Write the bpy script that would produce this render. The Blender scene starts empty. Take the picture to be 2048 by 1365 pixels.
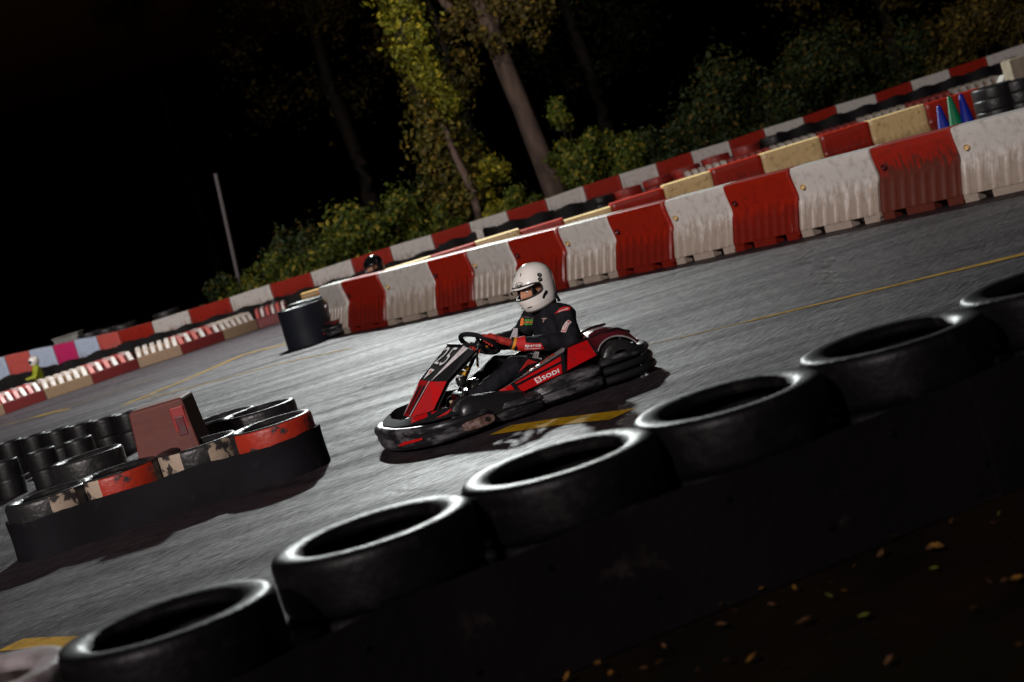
import bpy, bmesh, random
from math import *
from mathutils import Vector, Matrix, noise
from mathutils.bvhtree import BVHTree
random.seed(7)
def T(n): pass
sc = bpy.context.scene
col = sc.collection
# ------------------------------------------------------------------ camera
CH = 1.6; FP = 3600.0; ROLL = radians(17); PITCH = atan(342/FP)
cam_d = bpy.data.cameras.new('camera'); cam = bpy.data.objects.new('camera', cam_d); col.objects.link(cam)
cam_d.sensor_width = 36; cam_d.lens = 36*FP/2048; cam_d.clip_end = 2000
cam.location = (0, 0, CH)
fwd = Vector((0, cos(PITCH), -sin(PITCH))); up0 = Vector((0, sin(PITCH), cos(PITCH))); rt0 = Vector((1, 0, 0))
rt = rt0*cos(ROLL)-up0*sin(ROLL); up = rt0*sin(ROLL)+up0*cos(ROLL)
cam.matrix_world = Matrix(((rt.x, up.x, -fwd.x, 0), (rt.y, up.y, -fwd.y, 0), (rt.z, up.z, -fwd.z, CH), (0, 0, 0, 1)))
cam_d.dof.use_dof = True; cam_d.dof.focus_distance = 12.0; cam_d.dof.aperture_fstop = 2.6
sc.camera = cam
def ray(px, py):
    return fwd + rt*((px-1024)/FP) + up*(-(py-682.5)/FP)
def at(px, py, z=0.0):
    v = ray(px, py); t = (z-CH)/v.z; return Vector((v.x*t, v.y*t, z))
def atY(px, py, Y):
    v = ray(px, py); t = Y/v.y; return Vector((v.x*t, Y, CH+v.z*t))

# ------------------------------------------------------------------ materials
def mat(name, base, rough=.5, metal=0., spec=.5, coat=0., bump=0., bscale=60., var=0., vscale=4., var_col=None, dirt=None, dscale=3., dthr=(.45, .7), trans=0., stretch=None, emis=None, sheen=0., detail=6):
    m = bpy.data.materials.new(name); m.use_nodes = True; nt = m.node_tree; n = nt.nodes; l = nt.links
    b = n['Principled BSDF']
    b.inputs['Roughness'].default_value = rough; b.inputs['Metallic'].default_value = metal
    b.inputs['Specular IOR Level'].default_value = spec; b.inputs['Coat Weight'].default_value = coat
    b.inputs['Transmission Weight'].default_value = trans
    b.inputs['Sheen Weight'].default_value = sheen
    tc = n.new('ShaderNodeTexCoord'); src = tc.outputs['Object']
    if stretch:
        mp = n.new('ShaderNodeMapping'); mp.inputs['Scale'].default_value = stretch; l.new(src, mp.inputs[0]); src = mp.outputs[0]
    c = base+(1,) if len(base) == 3 else base
    cs = None
    rgb = n.new('ShaderNodeRGB'); rgb.outputs[0].default_value = c; cs = rgb.outputs[0]
    if var:
        nz = n.new('ShaderNodeTexNoise'); nz.inputs['Scale'].default_value = vscale; nz.inputs['Detail'].default_value = detail; l.new(src, nz.inputs[0])
        mx = n.new('ShaderNodeMix'); mx.data_type = 'RGBA'
        vc = var_col or tuple(x*(1-var) for x in base)
        mx.inputs[7].default_value = vc+(1,)
        mr = n.new('ShaderNodeMapRange'); mr.inputs[1].default_value = .35; mr.inputs[2].default_value = .65; l.new(nz.outputs[0], mr.inputs[0])
        l.new(mr.outputs[0], mx.inputs[0]); l.new(cs, mx.inputs[6]); cs = mx.outputs[2]
    if dirt:
        nz = n.new('ShaderNodeTexNoise'); nz.inputs['Scale'].default_value = dscale; nz.inputs['Detail'].default_value = 8; nz.inputs['Roughness'].default_value = .65; l.new(src, nz.inputs[0])
        mr = n.new('ShaderNodeMapRange'); mr.inputs[1].default_value = dthr[0]; mr.inputs[2].default_value = dthr[1]; l.new(nz.outputs[0], mr.inputs[0])
        mx = n.new('ShaderNodeMix'); mx.data_type = 'RGBA'; mx.inputs[7].default_value = dirt+(1,)
        l.new(mr.outputs[0], mx.inputs[0]); l.new(cs, mx.inputs[6]); cs = mx.outputs[2]
        ma = n.new('ShaderNodeMath'); ma.operation = 'MULTIPLY_ADD'; ma.inputs[1].default_value = .25; ma.inputs[2].default_value = rough
        l.new(mr.outputs[0], ma.inputs[0]); l.new(ma.outputs[0], b.inputs['Roughness'])
    l.new(cs, b.inputs['Base Color'])
    if bump:
        nb = n.new('ShaderNodeTexNoise'); nb.inputs['Scale'].default_value = bscale; nb.inputs['Detail'].default_value = 4; l.new(src, nb.inputs[0])
        bp = n.new('ShaderNodeBump'); bp.inputs['Strength'].default_value = bump; bp.inputs['Distance'].default_value = .01
        l.new(nb.outputs[0], bp.inputs['Height']); l.new(bp.outputs[0], b.inputs['Normal'])
    if emis:
        b.inputs['Emission Color'].default_value = emis[0]+(1,); b.inputs['Emission Strength'].default_value = emis[1]
    return m
RED = (.42, .012, .008)
M = dict(
    tyre=mat('tyre rubber', (.008, .0075, .008), .46, spec=.40, bump=.3, bscale=30, var=.5, vscale=9, dirt=(.028, .024, .022), dscale=7, dthr=(.55, .8)),
    tyre_wall=mat('worn tyre rubber', (.013, .012, .013), .42, bump=.6, bscale=25, dirt=(.06, .05, .046), dscale=9, dthr=(.55, .8)),
    belt=mat('conveyor belt rubber', (.008, .006, .007), .7, spec=.25, bump=.4, bscale=18, var=.4, vscale=3, dirt=(.07, .05, .045), dscale=5, dthr=(.62, .85)),
    beltd=mat('scuffed dark belt', (.006, .0055, .0075), .75, spec=.15, bump=.4, bscale=10, var=.5, vscale=2, dirt=(.022, .02, .023), dscale=5, dthr=(.6, .85)),
    belt2=mat('blue grey belt rubber', (.010, .013, .022), .6, spec=.3, bump=.4, bscale=18, dirt=(.10, .08, .08), dscale=6, dthr=(.6, .85)),
    black=mat('black plastic', (.012, .012, .013), .3, bump=.15, bscale=60),
    scuff=mat('scuffed black plastic', (.012, .012, .014), .34, bump=.5, bscale=22, dirt=(.24, .225, .24), dscale=6, dthr=(.50, .80), stretch=(.6, 1, 2.4)),
    metal=mat('dark steel tube', (.05, .05, .055), .3, metal=.9),
    chrome=mat('polished metal', (.75, .74, .72), .15, metal=1.),
    brass=mat('brass', (.6, .38, .16), .3, metal=1.),
    kred=mat('kart red gloss', (.50, .006, .008), .3, coat=.6, dirt=(.20, .01, .01), dscale=16, dthr=(.5, .8)),
    dred=mat('kart dark red gloss', (.10, .008, .014), .35, coat=.5, dirt=(.03, .01, .01), dscale=12),
    kwhite=mat('kart white sticker', (.62, .58, .60), .35, dirt=(.35, .32, .32), dscale=15),
    kgrey=mat('kart grey sticker', (.26, .23, .24), .4, dirt=(.12, .1, .1), dscale=15),
    yellow=mat('yellow hose', (.55, .30, .01), .5),
    blk=mat('black sticker', (.01, .008, .01), .3, coat=.4),
    suit=mat('black race suit cloth', (.006, .006, .009), .8, spec=.25, bump=.5, bscale=14, var=.3, vscale=6),
    sred=mat('red suit cloth', (.50, .012, .012), .75, bump=.2, bscale=60),
    spink=mat('pale sleeve cloth', (.42, .32, .34), .8, bump=1., bscale=18, stretch=(1, 1, 4)),
    glove=mat('red glove', (.42, .022, .014), .7, bump=.6, bscale=40, dirt=(.05, .01, .01), dscale=22, dthr=(.5, .7)),
    orange=mat('orange band', (.75, .28, .02), .6),
    skin=mat('skin', (.52, .24, .14), .5),
    helmet=mat('white helmet paint', (.90, .86, .81), .12, coat=1., var=.06, vscale=5),
    bhelmet=mat('black helmet paint', (.008, .008, .009), .1, coat=1.),
    gasket=mat('black gasket', (.008, .008, .01), .5),
    text_w=mat('white lettering', (.75, .72, .72), .5), text_g=mat('green lettering', (.09, .42, .05), .6), text_o=mat('orange lettering', (.8, .2, .03), .6),
    text_r=mat('red lettering', (.55, .06, .02), .5), text_k=mat('black lettering', (.01, .01, .01), .5),
    bark=mat('bark', (.17, .11, .09), .9, bump=1., bscale=9, var=.5, vscale=5, stretch=(1, 1, .3)),
    dbark=mat('dark bark', (.035, .025, .018), .9, bump=1., bscale=9, var=.5, vscale=5, stretch=(1, 1, .3)),
    yline=mat('yellow line paint', (.42, .235, .004), .8, spec=.15, bump=.6, bscale=90, dirt=(.05, .035, .015), dscale=9, dthr=(.5, .75)),
    leafy=mat('autumn leaf', (.42, .20, .03), .6, var=.6, vscale=30), leafb=mat('brown leaf', (.16, .075, .03), .6), leafg=mat('olive leaf', (.2, .22, .03), .6),
    conb=mat('blue cone plastic', (.01, .02, .30), .4), cong=mat('green cone plastic', (.005, .18, .07), .4),
    pole=mat('pale pole', (.12, .10, .105), .6), tan=mat('tan block', (.34, .28, .2), .6, var=.3, vscale=6),
    hiviz=mat('yellow vest', (.34, .38, .015), .6), greyp=mat('grey sheet', (.3, .3, .27), .6, var=.4, vscale=8),
)
def plastic(name, base, low, rough=.4, thr=(.40, .62), mud=.0, seed=0.):
    """weathered barrier plastic: grime gathers on the ribbed lower half of the moulding"""
    m = bpy.data.materials.new(name); m.use_nodes = True; nt = m.node_tree; n = nt.nodes; l = nt.links; b = n['Principled BSDF']
    tc = n.new('ShaderNodeTexCoord'); sx = n.new('ShaderNodeSeparateXYZ'); l.new(tc.outputs['Object'], sx.inputs[0])
    oi = n.new('ShaderNodeObjectInfo')
    va = n.new('ShaderNodeVectorMath'); va.operation = 'ADD'; l.new(tc.outputs['Object'], va.inputs[0])
    cb = n.new('ShaderNodeCombineXYZ'); mu = n.new('ShaderNodeMath'); mu.operation = 'MULTIPLY'; mu.inputs[1].default_value = 37; l.new(oi.outputs['Random'], mu.inputs[0])
    l.new(mu.outputs[0], cb.inputs[0]); l.new(cb.outputs[0], va.inputs[1])
    mp = n.new('ShaderNodeMapping'); mp.inputs['Scale'].default_value = (6, 2, 1.3); l.new(va.outputs[0], mp.inputs[0])
    nz = n.new('ShaderNodeTexNoise'); nz.inputs['Scale'].default_value = 3.2; nz.inputs['Detail'].default_value = 8; nz.inputs['Roughness'].default_value = .7; l.new(mp.outputs[0], nz.inputs[0])
    # amount = noise*.35 + (thr - z)
    ms = n.new('ShaderNodeMath'); ms.operation = 'MULTIPLY_ADD'; ms.inputs[1].default_value = -1.2; ms.inputs[2].default_value = .42+mud; l.new(sx.outputs[2], ms.inputs[0])
    ad = n.new('ShaderNodeMath'); ad.operation = 'ADD'; l.new(nz.outputs[0], ad.inputs[0]); l.new(ms.outputs[0], ad.inputs[1])
    mr = n.new('ShaderNodeMapRange'); mr.inputs[1].default_value = thr[0]; mr.inputs[2].default_value = thr[1]; l.new(ad.outputs[0], mr.inputs[0])
    mx = n.new('ShaderNodeMix'); mx.data_type = 'RGBA'; mx.inputs[6].default_value = base+(1,); mx.inputs[7].default_value = low+(1,); l.new(mr.outputs[0], mx.inputs[0])
    n2 = n.new('ShaderNodeTexNoise'); n2.inputs['Scale'].default_value = 14; n2.inputs['Detail'].default_value = 6; l.new(va.outputs[0], n2.inputs[0])
    r2 = n.new('ShaderNodeMapRange'); r2.inputs[1].default_value = .5; r2.inputs[2].default_value = .8; r2.inputs[4].default_value = .55; l.new(n2.outputs[0], r2.inputs[0])
    m2 = n.new('ShaderNodeMix'); m2.data_type = 'RGBA'; m2.inputs[7].default_value = tuple(x*.6 for x in low)+(1,); l.new(r2.outputs[0], m2.inputs[0]); l.new(mx.outputs[2], m2.inputs[6])
    l.new(m2.outputs[2], b.inputs['Base Color']); b.inputs['Roughness'].default_value = rough
    bp = n.new('ShaderNodeBump'); bp.inputs['Strength'].default_value = .25; bp.inputs['Distance'].default_value = .01; l.new(n2.outputs[0], bp.inputs['Height']); l.new(bp.outputs[0], b.inputs['Normal'])
    return m
M['bwhite'] = plastic('weathered white plastic', (.70, .66, .62), (.42, .34, .28))
M['bred'] = plastic('weathered red plastic', (.36, .016, .005), (.20, .013, .007), rough=.35)
M['bmud'] = plastic('muddy red plastic', (.35, .015, .005), (.12, .024, .014), rough=.5, mud=.14, thr=(.44, .52))
M['cream'] = plastic('cream plastic', (.74, .53, .25), (.42, .29, .14), mud=-.1)
M['kerbr'] = plastic('kerb red paint', (.26, .012, .010), (.14, .01, .01), rough=.45)
M['kerbw'] = plastic('kerb cream paint', (.50, .40, .30), (.30, .2, .12), rough=.45)
M['ochre'] = plastic('ochre plastic', (.40, .2, .01), (.2, .10, .01))
M['magenta'] = plastic('magenta banner', (.62, .015, .14), (.5, .02, .14)); M['bluew'] = plastic('blue white panel', (.52, .62, .78), (.45, .5, .6))
M['pinkr'] = plastic('pale red panel', (.62, .10, .08), (.45, .14, .12))

# ------------------------------------------------------------------ mesh helpers
def tag(o, label=None, cat=None, group=None, kind=None):
    if label: o['label'] = label
    if cat: o['category'] = cat
    if group: o['group'] = group
    if kind: o['kind'] = kind
    return o
def link(name, me, parent=None, loc=None, rz=None):
    o = bpy.data.objects.new(name, me); col.objects.link(o)
    if parent is not None: o.parent = parent
    if loc is not None: o.location = loc
    if rz is not None: o.rotation_euler = (0, 0, rz)
    return o
def empty(name, loc=(0, 0, 0), rz=0):
    o = bpy.data.objects.new(name, None); col.objects.link(o); o.location = loc; o.rotation_euler = (0, 0, rz); o.empty_display_size = .1
    return o
class MB:
    def __init__(s): s.v = []; s.f = []; s.m = []
    def add(s, vs, fs, mi=0):
        o = len(s.v); s.v += [tuple(v) for v in vs]; s.f += [tuple(i+o for i in f) for f in fs]; s.m += [mi]*len(fs); return s
    def box(s, x0, x1, y0, y1, z0, z1, mi=0):
        vs = [(x, y, z) for z in (z0, z1) for y in (y0, y1) for x in (x0, x1)]
        return s.add(vs, [(0, 2, 3, 1), (4, 5, 7, 6), (0, 1, 5, 4), (2, 6, 7, 3), (0, 4, 6, 2), (1, 3, 7, 5)], mi)
    def obox(s, c, ax, ay, az, hx, hy, hz, mi=0):
        vs = [Vector(c)+Vector(ax)*(hx*i)+Vector(ay)*(hy*j)+Vector(az)*(hz*k) for k in (-1, 1) for j in (-1, 1) for i in (-1, 1)]
        return s.add(vs, [(0, 2, 3, 1), (4, 5, 7, 6), (0, 1, 5, 4), (2, 6, 7, 3), (0, 4, 6, 2), (1, 3, 7, 5)], mi)
    def rings(s, rs, cap=True, closed=False, mi=0):
        n = len(rs[0]); vs = [p for r in rs for p in r]; fs = []
        N = len(rs)
        for i in range(N if closed else N-1):
            a = i*n; b = ((i+1) % N)*n
            for j in range(n): fs.append((a+j, a+(j+1) % n, b+(j+1) % n, b+j))
        if cap and not closed: fs.append(tuple(range(n-1, -1, -1))); fs.append(tuple((N-1)*n+j for j in range(n)))
        return s.add(vs, fs, mi)
    def tube(s, pts, r, n=10, closed=False, mi=0):
        P = [Vector(p) for p in pts]; rs = []; N = len(P)
        R = r if isinstance(r, (list, tuple)) else [r]*N
        for i, p in enumerate(P):
            if closed: t = P[(i+1) % N]-P[i-1]
            else: t = P[min(i+1, N-1)]-P[max(i-1, 0)]
            t.normalize(); a = t.cross(Vector((0, 0, 1)))
            if a.length < .05: a = t.cross(Vector((0, 1, 0)))
            a.normalize(); b = t.cross(a)
            rs.append([p+(a*cos(2*pi*k/n)+b*sin(2*pi*k/n))*R[i] for k in range(n)])
        return s.rings(rs, closed=closed, mi=mi)
    def lathe(s, prof, n=32, c=(0, 0, 0), ax='z', closed=False, mi=0):
        rs = []
        for k in range(n):
            a = 2*pi*k/n; r_ = []
            for r, h in prof:
                if ax == 'z': r_.append((c[0]+r*cos(a), c[1]+r*sin(a), c[2]+h))
                elif ax == 'y': r_.append((c[0]+r*sin(a), c[1]+h, c[2]+r*cos(a)))
                else: r_.append((c[0]+h, c[1]+r*cos(a), c[2]+r*sin(a)))
            rs.append(r_)
        m = len(prof); vs = [p for r in rs for p in r]; fs = []
        for k in range(n):
            a = k*m; b = ((k+1) % n)*m
            for j in range(m if closed else m-1): fs.append((a+j, b+j, b+(j+1) % m, a+(j+1) % m))
        return s.add(vs, fs, mi)
    def prism(s, poly, off, mi=0):
        n = len(poly); A = [Vector(p) for p in poly]; B = [p+Vector(off) for p in A]
        fs = [tuple(range(n)), tuple(range(2*n-1, n-1, -1))]+[(j, n+j, n+(j+1) % n, (j+1) % n) for j in range(n)]
        return s.add(A+B, fs, mi)
    def mesh(s, name, mats, smooth=True, ang=40, bevel=0):
        me = bpy.data.meshes.new(name); me.from_pydata(s.v, [], s.f)
        for m in (mats if isinstance(mats, (list, tuple)) else [mats]): me.materials.append(m)
        for p, mi in zip(me.polygons, s.m): p.material_index = mi
        bm = bmesh.new(); bm.from_mesh(me)
        bmesh.ops.recalc_face_normals(bm, faces=bm.faces)
        if bevel:
            es = [e for e in bm.edges if len(e.link_faces) == 2 and e.calc_face_angle(0) > .6]
            bmesh.ops.bevel(bm, geom=es, offset=bevel, segments=2, affect='EDGES', profile=.5, clamp_overlap=True)
        bm.to_mesh(me); bm.free()
        if smooth:
            me.shade_smooth()
            try: me.set_sharp_from_angle(angle=radians(ang))
            except Exception: pass
        return me
    def build(s, name, mats, parent=None, **k):
        return link(name, s.mesh(name, mats, **k), parent)
def disp(me, amp, sc_=8., seed=0.):
    P = [(v.co.copy(), v.normal.copy()) for v in me.vertices]; sd = Vector((seed, 0, 0)); out = []
    for c, n in P: out.extend(c+n*(amp*noise.noise(c*sc_+sd)))
    me.vertices.foreach_set('co', out); me.update()
TMP = bpy.data.scenes.new('tmp')
def evaluated(o):
    TMP.collection.objects.link(o)
    with bpy.context.temp_override(scene=TMP, view_layer=TMP.view_layers[0]):
        dg = bpy.context.evaluated_depsgraph_get(); dg.update()
        me = bpy.data.meshes.new_from_object(o.evaluated_get(dg))
    bpy.data.objects.remove(o); return me
def remeshed(mb, name, mats, voxel=.008, smooth=6, folds=0.):
    me = mb.mesh(name, mats, smooth=False)
    o = bpy.data.objects.new('tmp', me)
    md = o.modifiers.new('r', 'REMESH'); md.mode = 'VOXEL'; md.voxel_size = voxel
    ms = o.modifiers.new('s', 'SMOOTH'); ms.iterations = smooth; ms.factor = .5
    out = evaluated(o); out.name = name
    if folds:
        disp(out, folds, 22); disp(out, folds*1.3, 9, 5)
    out.materials.clear()
    for m in (mats if isinstance(mats, (list, tuple)) else [mats]): out.materials.append(m)
    out.shade_smooth()
    return out
def capsule(mb, p0, r0, p1, r1, n=16, flat=1.0, side=None):
    """a tapered limb with rounded ends; flat squeezes it along `side`"""
    p0 = Vector(p0); p1 = Vector(p1); t = (p1-p0)
    if t.length < 1e-6: t = Vector((0, 0, 1e-4))
    L = t.length; t.normalize(); a = Vector(side) if side else t.cross(Vector((0, 1, 0.01)))
    a = (a-t*a.dot(t)).normalized(); b = t.cross(a); rs = []
    for k in range(6): 
        th = -pi/2+(k+.3)/6*pi/2; rs.append((p0+t*sin(th)*r0, cos(th)*r0))
    for k in range(5): f = k/4; rs.append((p0+t*L*f, r0+(r1-r0)*f))
    for k in range(6):
        th = (k+.7)/6*pi/2; rs.append((p1+t*sin(th)*r1, cos(th)*r1))
    mb.rings([[c+a*(cos(2*pi*j/n)*r*flat)+b*(sin(2*pi*j/n)*r) for j in range(n)] for c, r in rs])
def loft_ell(mb, secs, n=24):
    """secs: (centre, semi axis x, semi axis y)"""
    mb.rings([[Vector(c)+Vector((a*cos(2*pi*j/n), b*sin(2*pi*j/n), 0)) for j in range(n)] for c, a, b in secs])
def ellipsoid(mb, c, a, b, h, n=20, m=12, mi=0):
    mb.rings([[(c[0]+a*cos(2*pi*j/n)*sin(pi*(i+.5)/m), c[1]+b*sin(2*pi*j/n)*sin(pi*(i+.5)/m), c[2]-h*cos(pi*(i+.5)/m)) for j in range(n)] for i in range(m)], mi=mi)
def textmesh(s, bold=0.0, space=1.0):
    cu = bpy.data.curves.new('t', 'FONT'); cu.body = s; cu.size = 1; cu.offset = bold; cu.space_character = space; cu.resolution_u = 3
    me = evaluated(bpy.data.objects.new('t', cu))
    vs = [v.co.copy() for v in me.vertices]; fs = [tuple(p.vertices) for p in me.polygons]
    x0 = min(v.x for v in vs); x1 = max(v.x for v in vs); y0 = min(v.y for v in vs); y1 = max(v.y for v in vs)
    return [((v.x-x0)/(x1-x0), (v.y-y0)/(y1-y0)) for v in vs], fs
def qmap(uv, q, off=.003):
    a, b, c, d = [Vector(p) for p in q]; n = ((b-a).cross(d-a)).normalized()
    return [a*(1-u)*(1-v)+b*u*(1-v)+c*u*v+d*(1-u)*v+n*off for u, v in uv]
def decal(name, uv, fs, q, m, parent, off=.003, bvh=None, dirn=None, lift=.003):
    vs = qmap(uv, q, off)
    if bvh:
        out = []
        for p in vs:
            h = bvh.ray_cast(p-Vector(dirn)*.3, Vector(dirn))
            out.append(h[0]-Vector(dirn)*lift if h[0] else p)
        vs = out
    mb = MB(); mb.v = [tuple(p) for p in vs]; mb.f = fs; mb.m = [0]*len(fs)
    me = bpy.data.meshes.new(name); me.from_pydata(mb.v, [], mb.f); me.materials.append(m)
    return link(name, me, parent)
def grid_uv(nu, nv, poly=None):
    uv = [(i/nu, j/nv) for j in range(nv+1) for i in range(nu+1)]
    fs = [(j*(nu+1)+i, j*(nu+1)+i+1, (j+1)*(nu+1)+i+1, (j+1)*(nu+1)+i) for j in range(nv) for i in range(nu)]
    return uv, fs
SQ = ([(0, 0), (1, 0), (1, 1), (0, 1)], [(0, 1, 2, 3)])
def copy_tree(o, parent=None):
    c = o.copy(); col.objects.link(c)
    if parent is not None: c.parent = parent
    for ch in o.children: copy_tree(ch, c)
    return c

# ------------------------------------------------------------------ ground
def asphalt():
    m = bpy.data.materials.new('worn asphalt'); m.use_nodes = True; nt = m.node_tree; n = nt.nodes; l = nt.links; b = n['Principled BSDF']
    tc = n.new('ShaderNodeTexCoord')
    m0 = n.new('ShaderNodeMapping'); m0.inputs['Rotation'].default_value = (0, 0, radians(-42)); l.new(tc.outputs['Object'], m0.inputs[0])
    mp = n.new('ShaderNodeMapping'); mp.inputs['Scale'].default_value = (.22, 1.3, 1); l.new(m0.outputs[0], mp.inputs[0])
    g = n.new('ShaderNodeTexNoise'); g.inputs['Scale'].default_value = 32; g.inputs['Detail'].default_value = 7; g.inputs['Roughness'].default_value = .78; l.new(mp.outputs[0], g.inputs[0])
    v = n.new('ShaderNodeTexVoronoi'); v.inputs['Scale'].default_value = 40; l.new(mp.outputs[0], v.inputs[0])
    big = n.new('ShaderNodeTexNoise'); big.inputs['Scale'].default_value = .55; big.inputs['Detail'].default_value = 7; l.new(tc.outputs['Object'], big.inputs[0])
    mp2 = n.new('ShaderNodeMapping'); mp2.inputs['Rotation'].default_value = (0, 0, radians(-25)); mp2.inputs['Scale'].default_value = (.12, 1.1, 1); l.new(tc.outputs['Object'], mp2.inputs[0])
    st = n.new('ShaderNodeTexNoise'); st.inputs['Scale'].default_value = 2.2; st.inputs['Detail'].default_value = 6; l.new(mp2.outputs[0], st.inputs[0])
    cr = n.new('ShaderNodeTexVoronoi'); cr.feature = 'DISTANCE_TO_EDGE'; cr.inputs['Scale'].default_value = .26
    wn = n.new('ShaderNodeTexNoise'); wn.inputs['Scale'].default_value = 1.3; wn.inputs['Detail'].default_value = 6; l.new(tc.outputs['Object'], wn.inputs[0])
    wa = n.new('ShaderNodeVectorMath'); wa.operation = 'MULTIPLY_ADD'; wa.inputs[1].default_value = (1.1, 1.1, 0); l.new(wn.outputs[1], wa.inputs[0]); l.new(tc.outputs['Object'], wa.inputs[2]); l.new(wa.outputs[0], cr.inputs[0])
    crr = n.new('ShaderNodeMapRange'); crr.inputs[1].default_value = 0.0; crr.inputs[2].default_value = .017; l.new(cr.outputs[0], crr.inputs[0])
    ramp = n.new('ShaderNodeValToRGB'); ramp.color_ramp.elements[0].position = .3; ramp.color_ramp.elements[0].color = (.007, .0048, .0058, 1); ramp.color_ramp.elements[1].position = .75; ramp.color_ramp.elements[1].color = (.052, .038, .045, 1); l.new(g.outputs[0], ramp.inputs[0])
    mx = n.new('ShaderNodeMix'); mx.data_type = 'RGBA'; mx.blend_type = 'MULTIPLY'; mx.inputs[0].default_value = 1; l.new(ramp.outputs[0], mx.inputs[6])
    cc = n.new('ShaderNodeMapRange'); cc.inputs[3].default_value = .35; l.new(crr.outputs[0], cc.inputs[0]); l.new(cc.outputs[0], mx.inputs[7]); l.new(mx.outputs[2], b.inputs['Base Color'])
    # gloss: polished racing line, duller elsewhere
    ad = n.new('ShaderNodeMath'); ad.operation = 'ADD'; l.new(big.outputs[0], ad.inputs[0]); l.new(st.outputs[0], ad.inputs[1])
    rr = n.new('ShaderNodeMapRange'); rr.inputs[1].default_value = .75; rr.inputs[2].default_value = 1.25; rr.inputs[3].default_value = .46; rr.inputs[4].default_value = .66; l.new(ad.outputs[0], rr.inputs[0]); l.new(rr.outputs[0], b.inputs['Roughness'])
    h = n.new('ShaderNodeMath'); h.operation = 'MULTIPLY_ADD'; h.inputs[1].default_value = .5; l.new(v.outputs[0], h.inputs[0]); l.new(g.outputs[0], h.inputs[2])
    h2 = n.new('ShaderNodeMath'); h2.operation = 'MULTIPLY_ADD'; h2.inputs[1].default_value = .5; l.new(crr.outputs[0], h2.inputs[0]); l.new(h.outputs[0], h2.inputs[2])
    bp = n.new('ShaderNodeBump'); bp.inputs['Strength'].default_value = 1.; bp.inputs['Distance'].default_value = .017; l.new(h2.outputs[0], bp.inputs['Height'])
    l.new(bp.outputs[0], b.inputs['Normal']); b.inputs['Specular Tint'].default_value = (1, .92, .97, 1)
    sp = n.new('ShaderNodeMapRange'); sp.inputs[1].default_value = .45; sp.inputs[2].default_value = .57; sp.inputs[3].default_value = .12; sp.inputs[4].default_value = 1.0; l.new(g.outputs[0], sp.inputs[0]); 
    bd_ = n.new('ShaderNodeMapRange'); bd_.inputs[1].default_value = .42; bd_.inputs[2].default_value = .60; bd_.inputs[3].default_value = 1.0; bd_.inputs[4].default_value = .45; l.new(st.outputs[0], bd_.inputs[0])
    sm = n.new('ShaderNodeMath'); sm.operation = 'MULTIPLY'; l.new(sp.outputs[0], sm.inputs[0]); l.new(bd_.outputs[0], sm.inputs[1]); l.new(sm.outputs[0], b.inputs['Specular IOR Level'])
    return m
g = MB(); g.add([(-400, -60, -.006), (400, -60, -.006), (400, 500, -.006), (-400, 500, -.006)], [(0, 1, 2, 3)])
tag(g.build('ground', mat('dark soil', (.018, .010, .005), .95, spec=.08, bump=1., bscale=6, var=.6, vscale=2.5, dirt=(.010, .010, .004), dscale=1.2), smooth=False), kind='structure')
NB0 = at(1100, 1365); NB1 = at(2048, 981); bd = (NB1-NB0).normalized()
a0 = NB0-bd*40; a1 = NB1+bd*40
g = MB(); g.add([(a0.x, a0.y+.05, 0), (a1.x, a1.y+.05, 0), (a1.x, 38.6, 0), (a0.x, 38.6, 0)], [(0, 1, 2, 3)])
tag(g.build('race_track', asphalt(), smooth=False), kind='structure')
def line(pts, w, taper=False):
    P = [at(*p) for p in pts]; fine = []
    for i in range(len(P)-1):
        for k in range(8): fine.append(P[i].lerp(P[i+1], k/8))
    fine.append(P[-1]); mb = MB(); L = []; R = []
    W = w if isinstance(w, (list, tuple)) else (w, w)
    for i, p in enumerate(fine):
        t = (fine[min(i+1, len(fine)-1)]-fine[max(i-1, 0)]).normalized(); nn = Vector((-t.y, t.x, 0)); f = i/(len(fine)-1)
        ww = (W[0]+(W[1]-W[0])*f)/2*(1+.25*noise.noise(p*3))
        L.append(p+nn*ww+Vector((0, 0, .004))); R.append(p-nn*ww+Vector((0, 0, .004)))
    mb.v = [tuple(v) for v in L+R]; n_ = len(L); mb.f = [(i, i+1, n_+i+1, n_+i) for i in range(n_-1)]; mb.m = [0]*(n_-1)
    tag(mb.build('yellow_line', M['yline'], smooth=False), kind='structure')
line([(2120, 492), (1900, 545), (1700, 594), (1500, 643)], (.13, .07))
line([(1500, 643), (1380, 672), (1300, 690)], (.04, .02))
line([(1000, 862), (1100, 847), (1246, 829)], (.20, .20))
line([(20, 1292), (90, 1286), (180, 1284)], (.17, .15))
line([(245, 812), (360, 765), (490, 709), (575, 688)], (.10, .11))
line([(285, 800), (420, 766), (560, 728), (700, 698)], (.06, .06))
line([(66, 836), (110, 825), (140, 818)], (.10, .08))
line([(-20, 858), (60, 838), (200, 792), (310, 757)], (.03, .03))

T('ground')
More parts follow.
